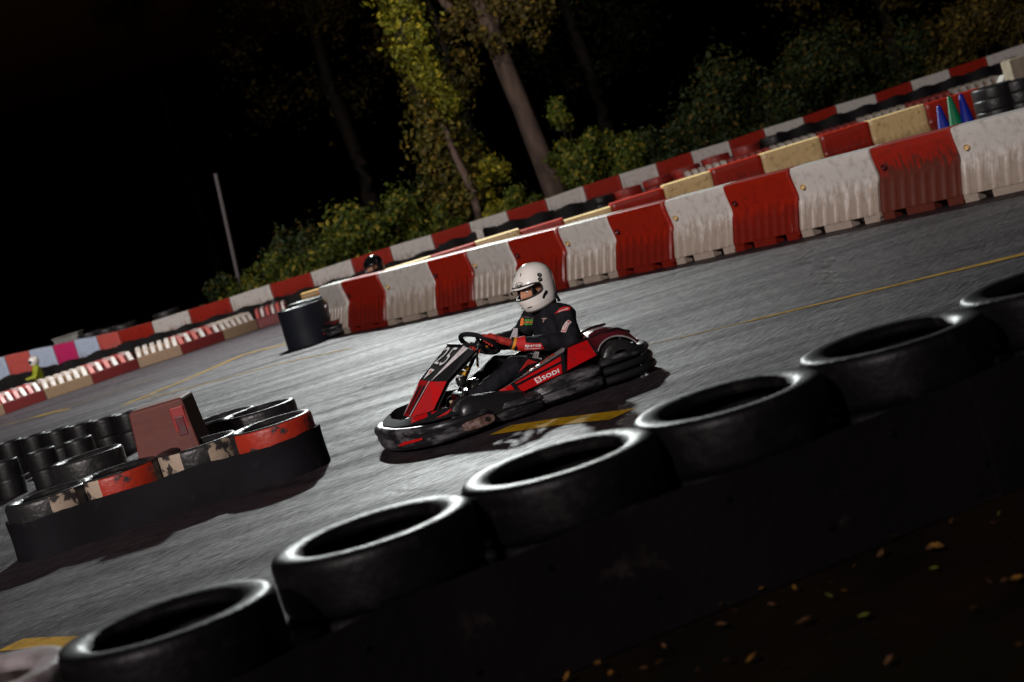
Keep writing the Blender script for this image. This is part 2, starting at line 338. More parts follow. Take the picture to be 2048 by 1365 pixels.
# ------------------------------------------------------------------ barriers
def plastic_barrier(L, H, wt, ww, wb, zk, ribs=0, m=None, feet=True, nx=32, bulge=0.):
    """hourglass water-filled barrier, x along, y across; ribs pressed into the flared foot"""
    z0 = .075 if feet else 0.0
    prof = [(z0, wb), (z0+.03, wb), (zk-.05, ww+.035), (zk-.015, ww+.008), (zk+.02, ww), (zk+.06, ww+.005), (H-.10, wt-.004), (H-.035, wt), (H-.008, wt-.012), (H, wt-.04)]
    mb = MB(); rows = []
    xs = [L*i/nx for i in range(nx+1)]
    def rib(x, z):
        if not ribs or z < z0+.02 or z > zk-.02: return 0
        f = (x/L*(ribs+.0)) % 1.0; e = min(x, L-x)
        if e < .05: return 0
        return -(.022 if ribs == 7 else .011) if .30 < f < .72 else 0
    def end(x):
        e = min(x, L-x)
        return -.022*(1-min(e/.025, 1))**2
    ring = []
    for x in xs:
        r = []
        for z, w in prof: r.append((x, -(w+rib(x, z)+end(x)+bulge*sin(pi*x/L)), z))
        for z, w in reversed(prof): r.append((x, (w+rib(x, z)+end(x)), z))
        ring.append(r)
    mb.rings(ring)
    if feet:
        for a, b in ((.0, .17), (.30, .66), (.80, 1.0)):
            a_ = a*L+.012; b_ = b*L-.012
            for sgn in (-1, 1):
                y0 = sgn*(wb-.012); y1 = sgn*(wb-.14)
                mb.box(a_, b_, min(y0, y1), max(y0, y1), 0, z0+.004)
        mb.box(.02, L-.02, -.06, .06, .01, z0+.003)
    return mb.mesh('barrier', m, ang=35)
ORD = ['first', 'second', 'third', 'fourth', 'fifth', 'sixth', 'seventh', 'eighth', 'ninth', 'tenth', 'eleventh', 'twelfth', 'thirteenth', 'fourteenth', 'fifteenth', 'sixteenth']
bb = [(657, 674), (701, 666), (777, 652), (878, 630), (956, 612), (1040, 595), (1139, 575), (1239, 554), (1353, 531), (1471, 505), (1603, 477), (1765, 442), (1932, 406), (2130, 362)]
wc = rc = 0
for i in range(13):
    P = at(*bb[i]); Q = at(*bb[i+1]); d = Q-P; L = d.length; d.normalize(); nrm = Vector((-d.y, d.x, 0))
    red = i % 2 == 1; mm = M['bmud'] if i == 11 else (M['bred'] if red else M['bwhite'])
    me = plastic_barrier(L-.012, .71, .165, .125, .25, .40, ribs=7 if not red else 8, m=mm, nx=56)
    if red: rc += 1; lab = 'red ribbed plastic barrier, %s red one from the left in the front row' % ORD[rc-1]
    else: wc += 1; lab = 'white ribbed plastic barrier, %s white one from the left in the front row' % ORD[wc-1]
    if i == 11: lab = 'red plastic barrier in the front row with its lower half caked in brown dirt'
    o = link('plastic_barrier', me, None, P+nrm*(.235+random.uniform(-.02, .02)), atan2(d.y, d.x)+random.uniform(-.018, .018)); tag(o, lab, 'barrier', 'plastic barriers in the front row')
    c = MB(); c.lathe([(0, .0), (.022, .0), (.028, -.006), (.026, -.03)], 14, (.13*L, -.118, .50), 'y')
    for k in range(len(c.v)): x, y, z = c.v[k]; c.v[k] = (x, -.118-(y+.118)*-1-.034, z)
    c.build('filler_cap', M['cream'] if not red else M['dred'], o)
    c = MB(); c.lathe([(0, -.24), (.03, -.24), (.034, -.1), (.034, .1), (0, .1)], 10, (L-.03, .0, .055), 'y'); c.build('drain_pin', mm, o)

# second row: cream and red, parallel to the picture
xs = [(600, 590, 'ochre'), (652, 573, 'bred'), (760, 543, 'cream'), (862, 513, 'bred'), (950, 485, 'cream'), (1038, 457, 'bred'), (1128, 442, 'cream'), (1222, 413, 'bred'), (1325, 371, 'cream'), (1422, 343, 'bred'), (1520, 306, 'cream'), (1640, 276, 'bred'), (1736, 239, 'cream'), (1850, 211, 'bred'), (1960, 174, None)]
cnt = {}
for i in range(len(xs)-1):
    x0, y0, c0 = xs[i]; x1, y1, _ = xs[i+1]
    Y = 27.7; P = atY(x0, y0, Y); Q = atY(x1, y1, Y); h = min(max((P.z+Q.z)/2, .5), .8)
    L = (Vector((Q.x, Q.y, 0))-Vector((P.x, P.y, 0))).length
    me = plastic_barrier(L-.01, h, .20, .16, .26, .30, ribs=0, m=M[c0], nx=24, feet=True)
    o = link('plastic_barrier', me, None, (P.x, Y+.2, 0), 0); cnt[c0] = cnt.get(c0, 0)+1
    nm = {'ochre': 'ochre yellow', 'bred': 'dark red', 'cream': 'cream'}[c0]
    tag(o, '%s plastic barrier, %s of its colour from the left in the second row' % (nm, ORD[cnt[c0]-1]), 'barrier', 'plastic barriers in the second row')
    if c0 == 'cream':
        for xx in (.14*L, .84*L):
            c = MB(); ellipsoid(c, (xx, -.2, h-.09), .035, .03, .03, 14, 8); c.build('boss', M['cream'], o)

# third row: low kerb blocks with sloping ribbed tops
def kerb_block(L, m, mtop, mtop2=None):
    mb = MB(); mb.box(0.004, L-.004, -.2, .2, 0, .19)
    nr = 6
    for k in range(nr):
        a = L*(k+.1)/nr; b = L*(k+.72)/nr
        mb.add([(a, -.19, .19), (b, -.19, .19), (b, -.10, .36), (a, -.10, .36), (a, .2, .37), (b, .2, .37), (a, .2, .19), (b, .2, .19)],
               [(0, 1, 2, 3), (3, 2, 5, 4), (4, 5, 7, 6), (0, 3, 4, 6), (1, 7, 5, 2), (0, 6, 7, 1)], 1 if k % 2 else 2)
    mb.box(.006, L-.006, -.12, .18, .19, .31, 0)
    return mb.mesh('kerb', [m, mtop, mtop2 or mtop], smooth=False, bevel=.008)
M['ktopw'] = mat('kerb rib pale', (.70, .66, .62), .35, bump=.2, bscale=30, dirt=(.4, .3, .28), dscale=10); M['ktopr'] = mat('kerb rib red', (.52, .09, .07), .35, bump=.2, bscale=30, dirt=(.3, .1, .1), dscale=10)
kl = [(-72, 857), (12, 829), (94, 800), (188, 769), (280, 737), (366, 710), (451, 681), (518, 658), (580, 639)]
cr = ['w', 'r', 'w', 'r', 'w', 'r', 'w', 'r']
kc = 0
for i in range(8):
    P = at(*kl[i]); Q = at(*kl[i+1]); d = Q-P; L = d.length; d.normalize(); nrm = Vector((-d.y, d.x, 0))
    red = cr[i] == 'w' and False or cr[i] == 'r'
    me = kerb_block(L, M['kerbr'] if red else M['kerbw'], M['ktopw'], M['ktopr'] if red else None)
    o = link('kerb_block', me, None, P+nrm*.2, atan2(d.y, d.x)); kc += 1
    tag(o, 'low %s kerb block with a ribbed top, %s from the left edge' % ('red' if red else 'cream', ORD[kc-1]), 'kerb block', 'low ribbed kerb blocks at the left')
kr = [(1370, 345, 'w'), (1456, 320, 'r'), (1542, 293, 'w'), (1635, 266, 'r'), (1718, 240, 'w'), (1813, 207, 'r'), (1903, 180, 'w'), (2000, 148, None)]
for i in range(len(kr)-1):
    Y = 33.5; P = atY(kr[i][0], kr[i][1], Y); Q = atY(kr[i+1][0], kr[i+1][1], Y); L = (Q-P).to_2d().length
    red = kr[i][2] == 'r'
    me = kerb_block(L, M['kerbr'] if red else M['kerbw'], M['ktopr'] if red else M['ktopw'])
    o = link('kerb_block', me, None, (P.x, Y+.1, 0), 0)
    o.scale.z = max(P.z, Q.z)/.37
    tag(o, '%s kerb block with a ribbed top behind the cream barriers, %s from the left there' % ('red' if red else 'white', ORD[i]), 'kerb block', 'ribbed kerb blocks behind the cream barriers')

# far row
tops = [(-62, 736, 'bluew'), (12, 712, 'pinkr'), (60, 701, 'bluew'), (108, 691, 'magenta'), (150, 681, 'bluew'), (195, 672, 'pinkr'), (238, 662, 'bred'), (305, 643, 'bwhite'), (378, 620, 'bred'), (460, 595, 'bwhite'), (540, 569, 'bred'), (622, 545, 'bwhite'), (702, 519, 'bred'), (780, 494, 'bwhite'), (862, 470, 'bred'), (938, 446, 'bwhite'), (1012, 423, 'bred'), (1090, 399, 'bwhite'), (1165, 373, 'bred'), (1237, 350, 'bwhite'), (1310, 328, 'bred'), (1380, 305, 'bwhite'), (1455, 283, 'bred'), (1525, 259, 'bwhite'), (1603, 235, 'bred'), (1668, 212, 'bwhite'), (1747, 189, 'bred'), (1818, 164, 'bwhite'), (1893, 140, 'bred'), (1968, 115, 'bwhite'), (2048, 88, 'bred'), (2125, 63, None)]
cnt = {}; YF = 37.4
names = {'bluew': 'bluish white', 'pinkr': 'pale red', 'magenta': 'magenta', 'bred': 'red', 'bwhite': 'white'}
for i in range(len(tops)-1):
    x0, y0, c0 = tops[i]; x1, y1, _ = tops[i+1]; P = atY(x0, y0, YF); Q = atY(x1, y1, YF); L = Q.x-P.x
    mb = MB(); h0, h1 = P.z, Q.z
    # block with hollowed middle panel on its face
    def blk(mb, L, h0, h1):
        g_ = .006
        f = [(-.20, 0), (-.20, .12), (-.13, .30), (-.15, 1.0)]
        r = []
        for x, h in ((g_, h0), (.05, h0), (.06, h0), (L-.06, h1), (L-.05, h1), (L-g_, h1)):
            ins = .03 if .055 < x < L-.055 else 0
            fr = [(x, y+(ins if 0 < j < 3 else 0), (z if z < .5 and z < 1 else (h if z == 1.0 else z))) for j, (y, z) in enumerate(f)]
            bk = [(x, .15, h), (x, .2, 0)]
            r.append(fr+bk)
        mb.rings(r)
    blk(mb, L, h0, h1)
    me = mb.mesh('far_barrier', M[c0], smooth=False, bevel=.01)
    o = link('barrier_block', me, None, (P.x, YF, 0), 0); cnt[c0] = cnt.get(c0, 0)+1
    lab = '%s block of the long far barrier row, %s %s one from the left' % (names[c0], ORD[cnt[c0]-1], names[c0])
    if c0 == 'magenta': lab = 'magenta barrier block at the far left of the long row'
    tag(o, lab, 'barrier', 'barrier blocks in the long far row')

T('barriers')
# ------------------------------------------------------------------ tyres
def tyre_profile(R, w, r):
    """closed section of a tyre lying flat: (radius, height)"""
    h = w/2
    return [(R*.992, -h*.80), (R, -h*.62), (R, h*.62), (R*.992, h*.78), (R*.972, h*.91), (R*.935, h*.98), (R*.88, h), (r+.04, h*.985), (r+.014, h*.90), (r, h*.72), (r+.004, h*.58), (r+.035, h*.66), (R*.80, h*.80), (R*.90, h*.6), (R*.93, h*.3), (R*.93, -h*.3), (R*.90, -h*.6), (R*.80, -h*.80), (r+.035, -h*.66), (r+.004, -h*.58), (r, -h*.70), (r+.018, -h*.80), (r+.055, -h*.93), (R*.83, -h), (R*.93, -h*.985), (R*.975, -h*.92)]
def tyre_mesh(R, w, r, m, n=56):
    mb = MB(); mb.lathe(tyre_profile(R, w, r), n, closed=True); return mb.mesh('tyre', m, ang=50)
TY = tyre_mesh(.345, .2, .235, M['tyre'], 72); 
def stack(loc, mes, h, label, group, jitter=.01, mats=None, zs=1.0):
    e = empty('tyre_stack', loc); tag(e, label, 'tyre stack', group)
    z = 0
    for k, me in enumerate(mes):
        o = link('tyre', me, e, (random.uniform(-jitter, jitter), random.uniform(-jitter, jitter), (z+h/2)*zs)); o.rotation_euler = (random.uniform(-.012, .012), random.uniform(-.012, .012), random.uniform(0, 6)); o.scale.z = zs
        z += h
    return e
tp = [(-92, 1380), (332, 1237), (737, 1060), (1115, 917), (1452, 795), (1777, 673), (2098, 553), (2410, 440)]
M['tyrew'] = mat('white painted tyre', (.62, .56, .56), .5, bump=.3, bscale=30, dirt=(.15, .10, .09), dscale=6)
TYW = tyre_mesh(.345, .2, .235, M['tyrew'], 72)
labs = ['white painted tyre stack cut off by the bottom left corner', 'large black tyre stack nearest the bottom left corner, beside the white one', 'black tyre stack between the corner stack and the brightest-rimmed one', 'black tyre stack with the brightest white rim, below the kart', 'black tyre stack just right of the brightest-rimmed one, near the yellow line end', 'black tyre stack second from the right edge of the foreground row', 'black tyre stack at the right edge of the foreground row', 'black tyre stack just past the right edge of the frame']
NS = []
for i, p in enumerate(tp[:7]):
    c = at(p[0], p[1], .595); NS.append(c)
    stack((c.x, c.y, 0), [TY, TY, TYW if i == 0 else TY], .2, labs[i], 'tyre stacks in the foreground row', .008)
# rubber belt wrapped round the near side of the row
def belt(path, h, th, label, cat='belt', m='belt', group=None, wav=.012, name='rubber_belt', z0=0., hs=None, nz=6):
    P = [Vector((p[0], p[1], 0)) for p in path]; fine = []
    for i in range(len(P)-1):
        k_ = max(1, int((P[i+1]-P[i]).length/.06))
        for k in range(k_): fine.append((P[i].lerp(P[i+1], k/k_), (i+k/k_)/(len(P)-1)))
    fine.append((P[-1], 1.))
    for _ in range(6): fine = [fine[0]]+[((fine[i-1][0]+fine[i][0]*2+fine[i+1][0])/4, fine[i][1]) for i in range(1, len(fine)-1)]+[fine[-1]]
    mb = MB(); rs = []
    for i, (p, f) in enumerate(fine):
        t = (fine[min(i+1, len(fine)-1)][0]-fine[max(i-1, 0)][0]).normalized(); nn = Vector((t.y, -t.x, 0))
        hh = h+wav*noise.noise(p*2.1)+wav*.4*noise.noise(p*9)
        r = []
        for j in range(nz+1):
            z = z0+(hh-z0)*j/nz; b_ = .012*noise.noise(Vector((p.x*1.7, p.y*1.7, z*4)))
            r.append((p.x+nn.x*(th+b_), p.y+nn.y*(th+b_), z))
        for j in range(nz, -1, -1):
            z = z0+(hh-z0)*j/nz; b_ = .012*noise.noise(Vector((p.x*1.7, p.y*1.7, z*4))); r.append((p.x+nn.x*b_, p.y+nn.y*b_, z))
        rs.append(r)
    mb.rings(rs)
    o = mb.build(name, M[m], None, ang=50); tag(o, label, cat, group); return o
nd = (NS[6]-NS[1]).normalized(); nn = Vector((nd.y, -nd.x, 0))
def side(i, s=0.): return NS[i]+nn*.362+nd*s
bp_ = [NS[0]+nn*.362-nd*.5]+[side(i) for i in range(0, 6)]
belt([bp_[0], side(0), side(1), side(2), side(3), side(4), side(5, .12)], .425, .014, 'long dark rubber belt along the near side of the foreground tyre stacks', group='rubber belts on the foreground row')
belt([side(5, .0)+nn*.018, side(6), side(6, .8)], .43, .014, 'overlapping end piece of dark rubber belt at the right edge', group='rubber belts on the foreground row')

for o in [b_ for b_ in bpy.data.objects if b_.name.startswith('rubber_belt')][:2]:
    me = o.data; n_ = (NS[1]-NS[6]).normalized().cross(Vector((0, 0, -1)))
    bvh_ = BVHTree.FromPolygons([v.co for v in me.vertices], [tuple(p.vertices) for p in me.polygons])
    for k in range(14):
        q = NS[1]+nd*(-.5+.33*k); q = Vector((q.x, q.y, .34 if k % 2 else .12)); h = bvh_.ray_cast(q+nn*.8, -nn)
        if h[0] is None: continue
        c = MB(); c.tube([h[0]-nn*.002, h[0]+nn*.005, h[0]+nn*.007], [.012, .011, .006], 12); c.build('bolt', M['metal'], o)
# leaves on the dark verge
def leaf_mesh(m, s):
    mb = MB(); pts = [(0, -1), (.35, -.5), (.55, -.1), (.3, .2), (.38, .55), (.05, .9), (0, 1.05), (-.1, .85), (-.4, .5), (-.3, .15), (-.55, -.1), (-.3, -.55)]
    vs = [(x*s, y*s, .25*s*abs(x)+.08*s*y*y) for x, y in pts]; mb.add(vs+[(0, 0, 0)], [(i, (i+1) % 12, 12) for i in range(12)])
    return mb.mesh('leaf', m, smooth=False)
LM = [leaf_mesh(M['leafy'], .028), leaf_mesh(M['leafb'], .03), leaf_mesh(M['leafg'], .024), leaf_mesh(M['leafy'], .02)]
lp = [(1197, 1335, 0), (1505, 1325, 0), (1540, 1322, 3), (1455, 1330, 1), (1560, 1340, 1), (1790, 1080, 0), (1765, 1112, 1), (1875, 1100, 0), (1690, 1190, 3), (1665, 1172, 2), (1660, 1200, 2), (2000, 1035, 2), (1950, 1225, 0), (1935, 1222, 3), (2010, 1170, 1), (2035, 1165, 0), (1980, 1172, 1), (2040, 1300, 0), (1990, 1150, 1), (1400, 1350, 1), (1870, 1145, 2), (1440, 1216, 1), (1462, 1215, 1), (1500, 1178, 0), (1480, 1182, 1), (1525, 1185, 3), (1665, 1288, 1), (1850, 1260, 1), (1780, 1330, 1), (1610, 1250, 1), (1905, 1050, 1), (1960, 1000, 1), (2020, 1085, 1), (1730, 1240, 2), (1330, 1300, 1), (1290, 1345, 1)]
for k in range(16):
    q = Vector((1150+k*55+random.uniform(-20, 20), 0)); q.y = 1345-(q.x-1150)*.408+random.uniform(8, 60) if q.x > 1180 else 1362; lp.append((q.x, q.y, random.choice((0, 1, 1, 1, 3))))
for px, py, k in lp:
    p = at(px, py, .008); o = link('fallen_leaf', LM[k], None, p, random.uniform(0, 6)); o.rotation_euler = (random.uniform(-.6, .6), random.uniform(-.5, .5), random.uniform(0, 6)); o.location.z = .022
    s_ = random.uniform(.4, .95); o.scale = (s_, s_, s_)
    tag(o, ['yellow autumn leaf lying on the dark verge', 'brown curled leaf lying on the dark verge', 'olive green leaf lying on the dark verge', 'small yellow autumn leaf lying on the dark verge'][k], 'leaf', 'fallen leaves on the verge')

# ------------------------------------------------------------------ tyre island at the left
TI = tyre_mesh(.295, .19, .21, M['tyre_wall'], 48)
def half_paint(c1, c2=None):
    me = TI.copy(); me.materials.clear(); me.materials.append(M['tyre_wall']); me.materials.append(c1); me.materials.append(c2 or c1); return me
ired = mat('red paint on tyre', (.34, .022, .008), .45, bump=.5, bscale=30, dirt=(.02, .015, .015), dscale=9, dthr=(.56, .62))
iwht = mat('white paint on tyre', (.36, .28, .21), .5, bump=.5, bscale=30, dirt=(.02, .015, .015), dscale=7, dthr=(.5, .55))
def painted(fn):
    me = TI.copy(); me.materials.clear()
    for m in (M['tyre_wall'], ired, iwht): me.materials.append(m)
    for p in me.polygons:
        c = p.center; a = degrees(atan2(c.y, c.x)); r = hypot(c.x, c.y)
        p.material_index = fn(a, r) if r > .283 else 0
    return me
TP = [painted(lambda a, r: 2 if -75 < a < -40 else 0), painted(lambda a, r: (2 if a < -105 else 1) if -135 < a < -20 else 0), painted(lambda a, r: 2 if (-150 < a < -105 or -70 < a < -30) else 0), painted(lambda a, r: 1 if -140 < a < 20 else 0)]
ip = [(92, 985), (232, 938), (390, 886), (540, 843)]
IS = []; ilab = ['tyre stack with a white patch at the left end of the tyre island', 'tyre stack painted white and red, second from the left on the tyre island', 'tyre stack with flaking white patches beside the red block', 'tyre stack with a red painted top at the right end of the tyre island']
for i, p in enumerate(ip):
    c = at(p[0], p[1], .385); IS.append(c)
    e = stack((c.x, c.y, 0), [TI, TP[i]], .192, ilab[i], 'tyre stacks of the left island', .006)
    for k, ch in enumerate(e.children): ch.rotation_euler = (0, 0, 0)
for j, p in enumerate([(432, 836), (512, 820)]):
    c = at(p[0], p[1], .385); stack((c.x, c.y+.1, 0), [TI, TI], .192, ['black tyre stack directly behind the red block', 'black tyre stack behind the island, right of the red block'][j], 'tyre stacks of the left island')
c0, c1, c2, c3 = IS
R_ = .322
def arc(c, a0, a1, n=7): return [c+Vector((cos(radians(a0+(a1-a0)*k/n)), sin(radians(a0+(a1-a0)*k/n)), 0))*R_ for k in range(n+1)]
belt(arc(c0, 140, 262, 12)+arc(c1, 265, 275, 1)+[c2+Vector((-.1, -.42, 0)), c2+Vector((.15, -.42, 0))]+arc(c3, 270, 400, 12), .262, .012, 'dark rubber belt wrapped round the front of the left tyre island', m='beltd', wav=.03)
# row of small kart tyre stacks behind the island
TK = tyre_mesh(.14, .19, .07, M['tyre'], 28)
for i in range(7):
    px = -30+47*i; py = 895-11.5*i; c = at(px, py, .36)
    stack((c.x, c.y, 0), [TK, TK], .18, 'narrow kart tyre stack behind the left island, %s from the left edge' % ORD[i], 'small kart tyre stacks behind the island', .004)
for i in range(3):
    px = 5+75*i; py = 925-22*i; c = at(px, py, .33)
    stack((c.x, c.y, 0), [TK, TK], .165, 'small tyre stack nestled among the left island, %s from the left' % ORD[i], 'small tyre stacks within the island', .004)
c = at(165, 915, .385); stack((c.x, c.y+.15, 0), [TI, TP[2]], .192, 'low tyre stack with pale paint left of the red block', 'tyre stacks of the left island')
# red block on the island
rb = at(256, 828, .70); mb = MB()
w = .40
sec = []
for z, e in ((0, .045), (.3, .03), (.52, .01), (.69, 0), (.705, -.012)):
    sec.append([(-e, -e, z), (w+e, -e, z), (w+e, .34+e, z), (-e, .34+e, z)])
mb.rings(sec)
o = link('barrier_block', mb.mesh('barrier_block', plastic('faded red plastic', (.10, .013, .006), (.07, .011, .006), rough=.65, mud=-.1), smooth=False, bevel=.012), None, (rb.x, rb.y, 0), radians(-4)); tag(o, 'faded red plastic block standing among the left island tyres', 'barrier')
c = MB(); c.box(.31, .375, -.02, .03, .44, .58); c.build('recess', M['dred'], o, smooth=False, bevel=.006)
c = MB(); c.box(.29, .392, -.014, .03, .38, .65); c.build('recess_frame', M['kerbr'], o, smooth=False, bevel=.008)

# ------------------------------------------------------------------ wrapped drum at the end of the front row
for j, (px, py, lab) in enumerate([(619, 690, 'dark blue-black belt-wrapped tyre stack at the left end of the front barriers'), (628, 676, 'black tyre stack tucked behind the wrapped one at the barrier end')]):
    c = at(px, py)+Vector((0, .28+.25*j, 0)); e = stack((c.x, c.y, 0), [TI, TI, TI], .18, lab, 'tyre stacks at the barrier end', .004, zs=1.)
    if j == 0:
        pts = [c+Vector((cos(radians(a)), sin(radians(a)), 0))*.345 for a in range(120, 420, 12)]
        b_ = belt(pts, .55, .01, 'blue-grey rubber sheet wrapped round the end tyre stack', m='belt2', wav=.01)
# tyre wall in front of the far row
TF = tyre_mesh(.30, .18, .2, M['tyre_wall'], 28)
TFR = tyre_mesh(.30, .18, .2, mat('red tyre paint', (.42, .03, .02), .4, bump=.4, bscale=20, dirt=(.1, .02, .02), dscale=4), 28)
r4 = [(-40, 775), (49, 745), (109, 735), (244, 690), (338, 664), (495, 620), (581, 592), (812, 525), (935, 469), (1160, 407), (1240, 383), (1530, 277), (1790, 196), (2048, 112), (2120, 88)]
def interp(t, x):
    for (xa, ya), (xb, yb) in zip(t, t[1:]):
        if xa <= x <= xb: return ya+(yb-ya)*(x-xa)/(xb-xa)
x = -40; k4 = 0; YW = 36.2
path4 = []
while x < 2110:
    y = interp(r4, x); p = atY(x, y, YW); h = max(.36, min(p.z, .85)); red = 1243 < x < 1530
    e = stack((p.x, YW+.34, 0), [TFR if red else TF]*3, .18, '', '', .02, zs=h/.54)
    del e['category']; 
    lb = ('red painted tyre stack of the far tyre wall, counted %d from the left edge' if red else 'black tyre stack of the far tyre wall, counted %d from the left edge') % (k4+1)
    tag(e, lb, 'tyre stack', 'tyre stacks of the far tyre wall')
    path4.append((p.x, YW+.02, h)); x += 59; k4 += 1
# belts over the tyre wall
def belt4(i0, i1, lab, dh):
    mb = MB(); rs = []
    for i in range(i0, i1):
        for k in range(6):
            f = k/6; x = path4[i][0]*(1-f)+path4[i+1][0]*f; h = path4[i][2]*(1-f)+path4[i+1][2]*f-dh
            y = YW+.02+.04*cos(2*pi*f)*-1; h += .03*cos(2*pi*f)
            rs.append([(x, y, 0), (x, y, h), (x, y+.012, h), (x, y+.012, 0)])
    mb.rings(rs); o = mb.build('rubber_belt', M['belt'], ang=60); tag(o, lab, 'belt', 'rubber belts on the far tyre wall')
belt4(0, 10, 'dark rubber belt along the far tyre wall, left stretch above the kerb blocks', -.02)
belt4(10, 21, 'dark rubber belt along the far tyre wall, middle stretch', -.02)
belt4(27, len(path4)-1, 'dark rubber belt along the far tyre wall, right stretch', -.02)
belt4(22, 27, 'dark low rubber belt in front of the red painted tyres', .2)
p = atY(958, 462, 35.9); mb = MB(); mb.box(-.07, .07, -.03, .03, 0, p.z); mb.box(-.09, .09, -.04, .04, p.z, p.z+.03)
tag(link('marker_post', mb.mesh('marker_post', M['bwhite'], smooth=False, bevel=.008), None, (p.x, 35.9, 0)), 'short white post in front of the black tyre wall', 'post')

# right edge odds
cn = MB()
def cone(px, py, Y, h, m, lab, nm):
    p = atY(px, py, Y); e = empty('traffic_cone', (p.x, Y, 0)); tag(e, lab, 'cone', 'traffic cones behind the front row')
    b = MB(); b.box(-.2, .2, -.2, .2, 0, .035); b.build('base', m, e, smooth=False, bevel=.012)
    c = MB(); c.lathe([(.155, .036), (.145, .06), (.028, p.z-.01), (.02, p.z), (0, p.z)], 24); c.build('body', m, e)
    r = MB(); r.lathe([(.012, p.z-.004), (.016, p.z+.012), (0, p.z+.014)], 12); r.build('tip', m, e)
cone(1877, 213, 22.6, .7, M['conb'], 'small blue traffic cone, left of the green one', 0)
cone(1898, 194, 22.4, .7, M['cong'], 'green traffic cone between two blue ones', 0)
cone(1921, 190, 22.3, .7, M['conb'], 'tall blue traffic cone, right of the green one', 0)
for j, (px, py) in enumerate([(1985, 172), (2035, 160), (2085, 148)]):
    p = atY(px, py, 25.5); stack((p.x, 25.6, 0), [TI, TI, TI, TI], .175, ['scuffed black tyre stack right of the traffic cones', 'scuffed black tyre stack at the right edge below the tan box', 'black tyre stack just beyond the right edge'][j], 'tyre stacks right of the cones', zs=max(.7, p.z/.7))
p = atY(2018, 122, 30.); mb = MB(); mb.box(0, .9, 0, .5, 0, p.z); mb.box(.03, .87, .03, .47, p.z, p.z+.015)
tag(link('storage_box', mb.mesh('storage_box', M['tan'], smooth=False, bevel=.015), None, (p.x, 30, 0)), 'tan box standing at the right edge behind the cones', 'box')
p = atY(2008, 150, 31.); mb = MB(); mb.prism([(0, 0, 0), (.4, 0, 0), (.4, 0, p.z), (.3, 0, p.z), (.05, 0, p.z-.35)], (0, .3, 0))
tag(link('barrier_block', mb.mesh('barrier_block', M['bwhite'], smooth=False, bevel=.01), None, (p.x-.3, 31, 0)), 'white sloping barrier end beside the tan box', 'barrier')

# far left odds
p = atY(105, 679, 38.6); mb = MB(); mb.box(0, .55, 0, .5, 0, p.z-.03); mb.box(-.03, .58, -.03, .53, p.z-.03, p.z)
tag(link('storage_box', mb.mesh('storage_box', M['greyp'], smooth=False, bevel=.02), None, (p.x, 38.6, 0)), 'grey box standing behind the magenta barrier block', 'box')
for j, (px, py) in enumerate([(180, 664), (214, 656), (246, 648), (330, 622)]):
    p = atY(px, py, 38.7); stack((p.x, 38.7, 0), [TF]*4, .18, 'grey worn tyre stack peeking over the far row, %s from the left' % ORD[j], 'tyre stacks behind the far row', zs=max(p.z, .6)/.72)
T('tyres')
# ------------------------------------------------------------------ kart
KP = Vector((-.0796, 12.125, 0)); KA = radians(198)
def stroke_path(a, b): return [a, b]
def mirror(q): return [(x, -y, z) for x, y, z in q]
def sweep(mb, path, prof, mi=0):
    """path: plan points (x,y); prof: (outward offset, z) closed section"""
    P = [Vector((p[0], p[1], 0)) for p in path]; rs = []
    for i, p in enumerate(P):
        t = (P[min(i+1, len(P)-1)]-P[max(i-1, 0)]).normalized(); nn = Vector((t.y, -t.x, 0))
        pr = prof(i/(len(P)-1)) if callable(prof) else prof
        rs.append([(p.x+nn.x*o, p.y+nn.y*o, z) for o, z in pr])
    mb.rings(rs, mi=mi)
def smooth_path(pts, n=6):
    P = [Vector((p[0], p[1], 0)) for p in pts]; out = []
    for i in range(len(P)-1):
        p0 = P[max(i-1, 0)]; p1 = P[i]; p2 = P[i+1]; p3 = P[min(i+2, len(P)-1)]
        for k in range(n):
            t = k/n; out.append(.5*((2*p1)+(p2-p0)*t+(2*p0-5*p1+4*p2-p3)*t*t+(3*p1-p0-3*p2+p3)*t**3))
    out.append(P[-1]); return [(p.x, p.y) for p in out]
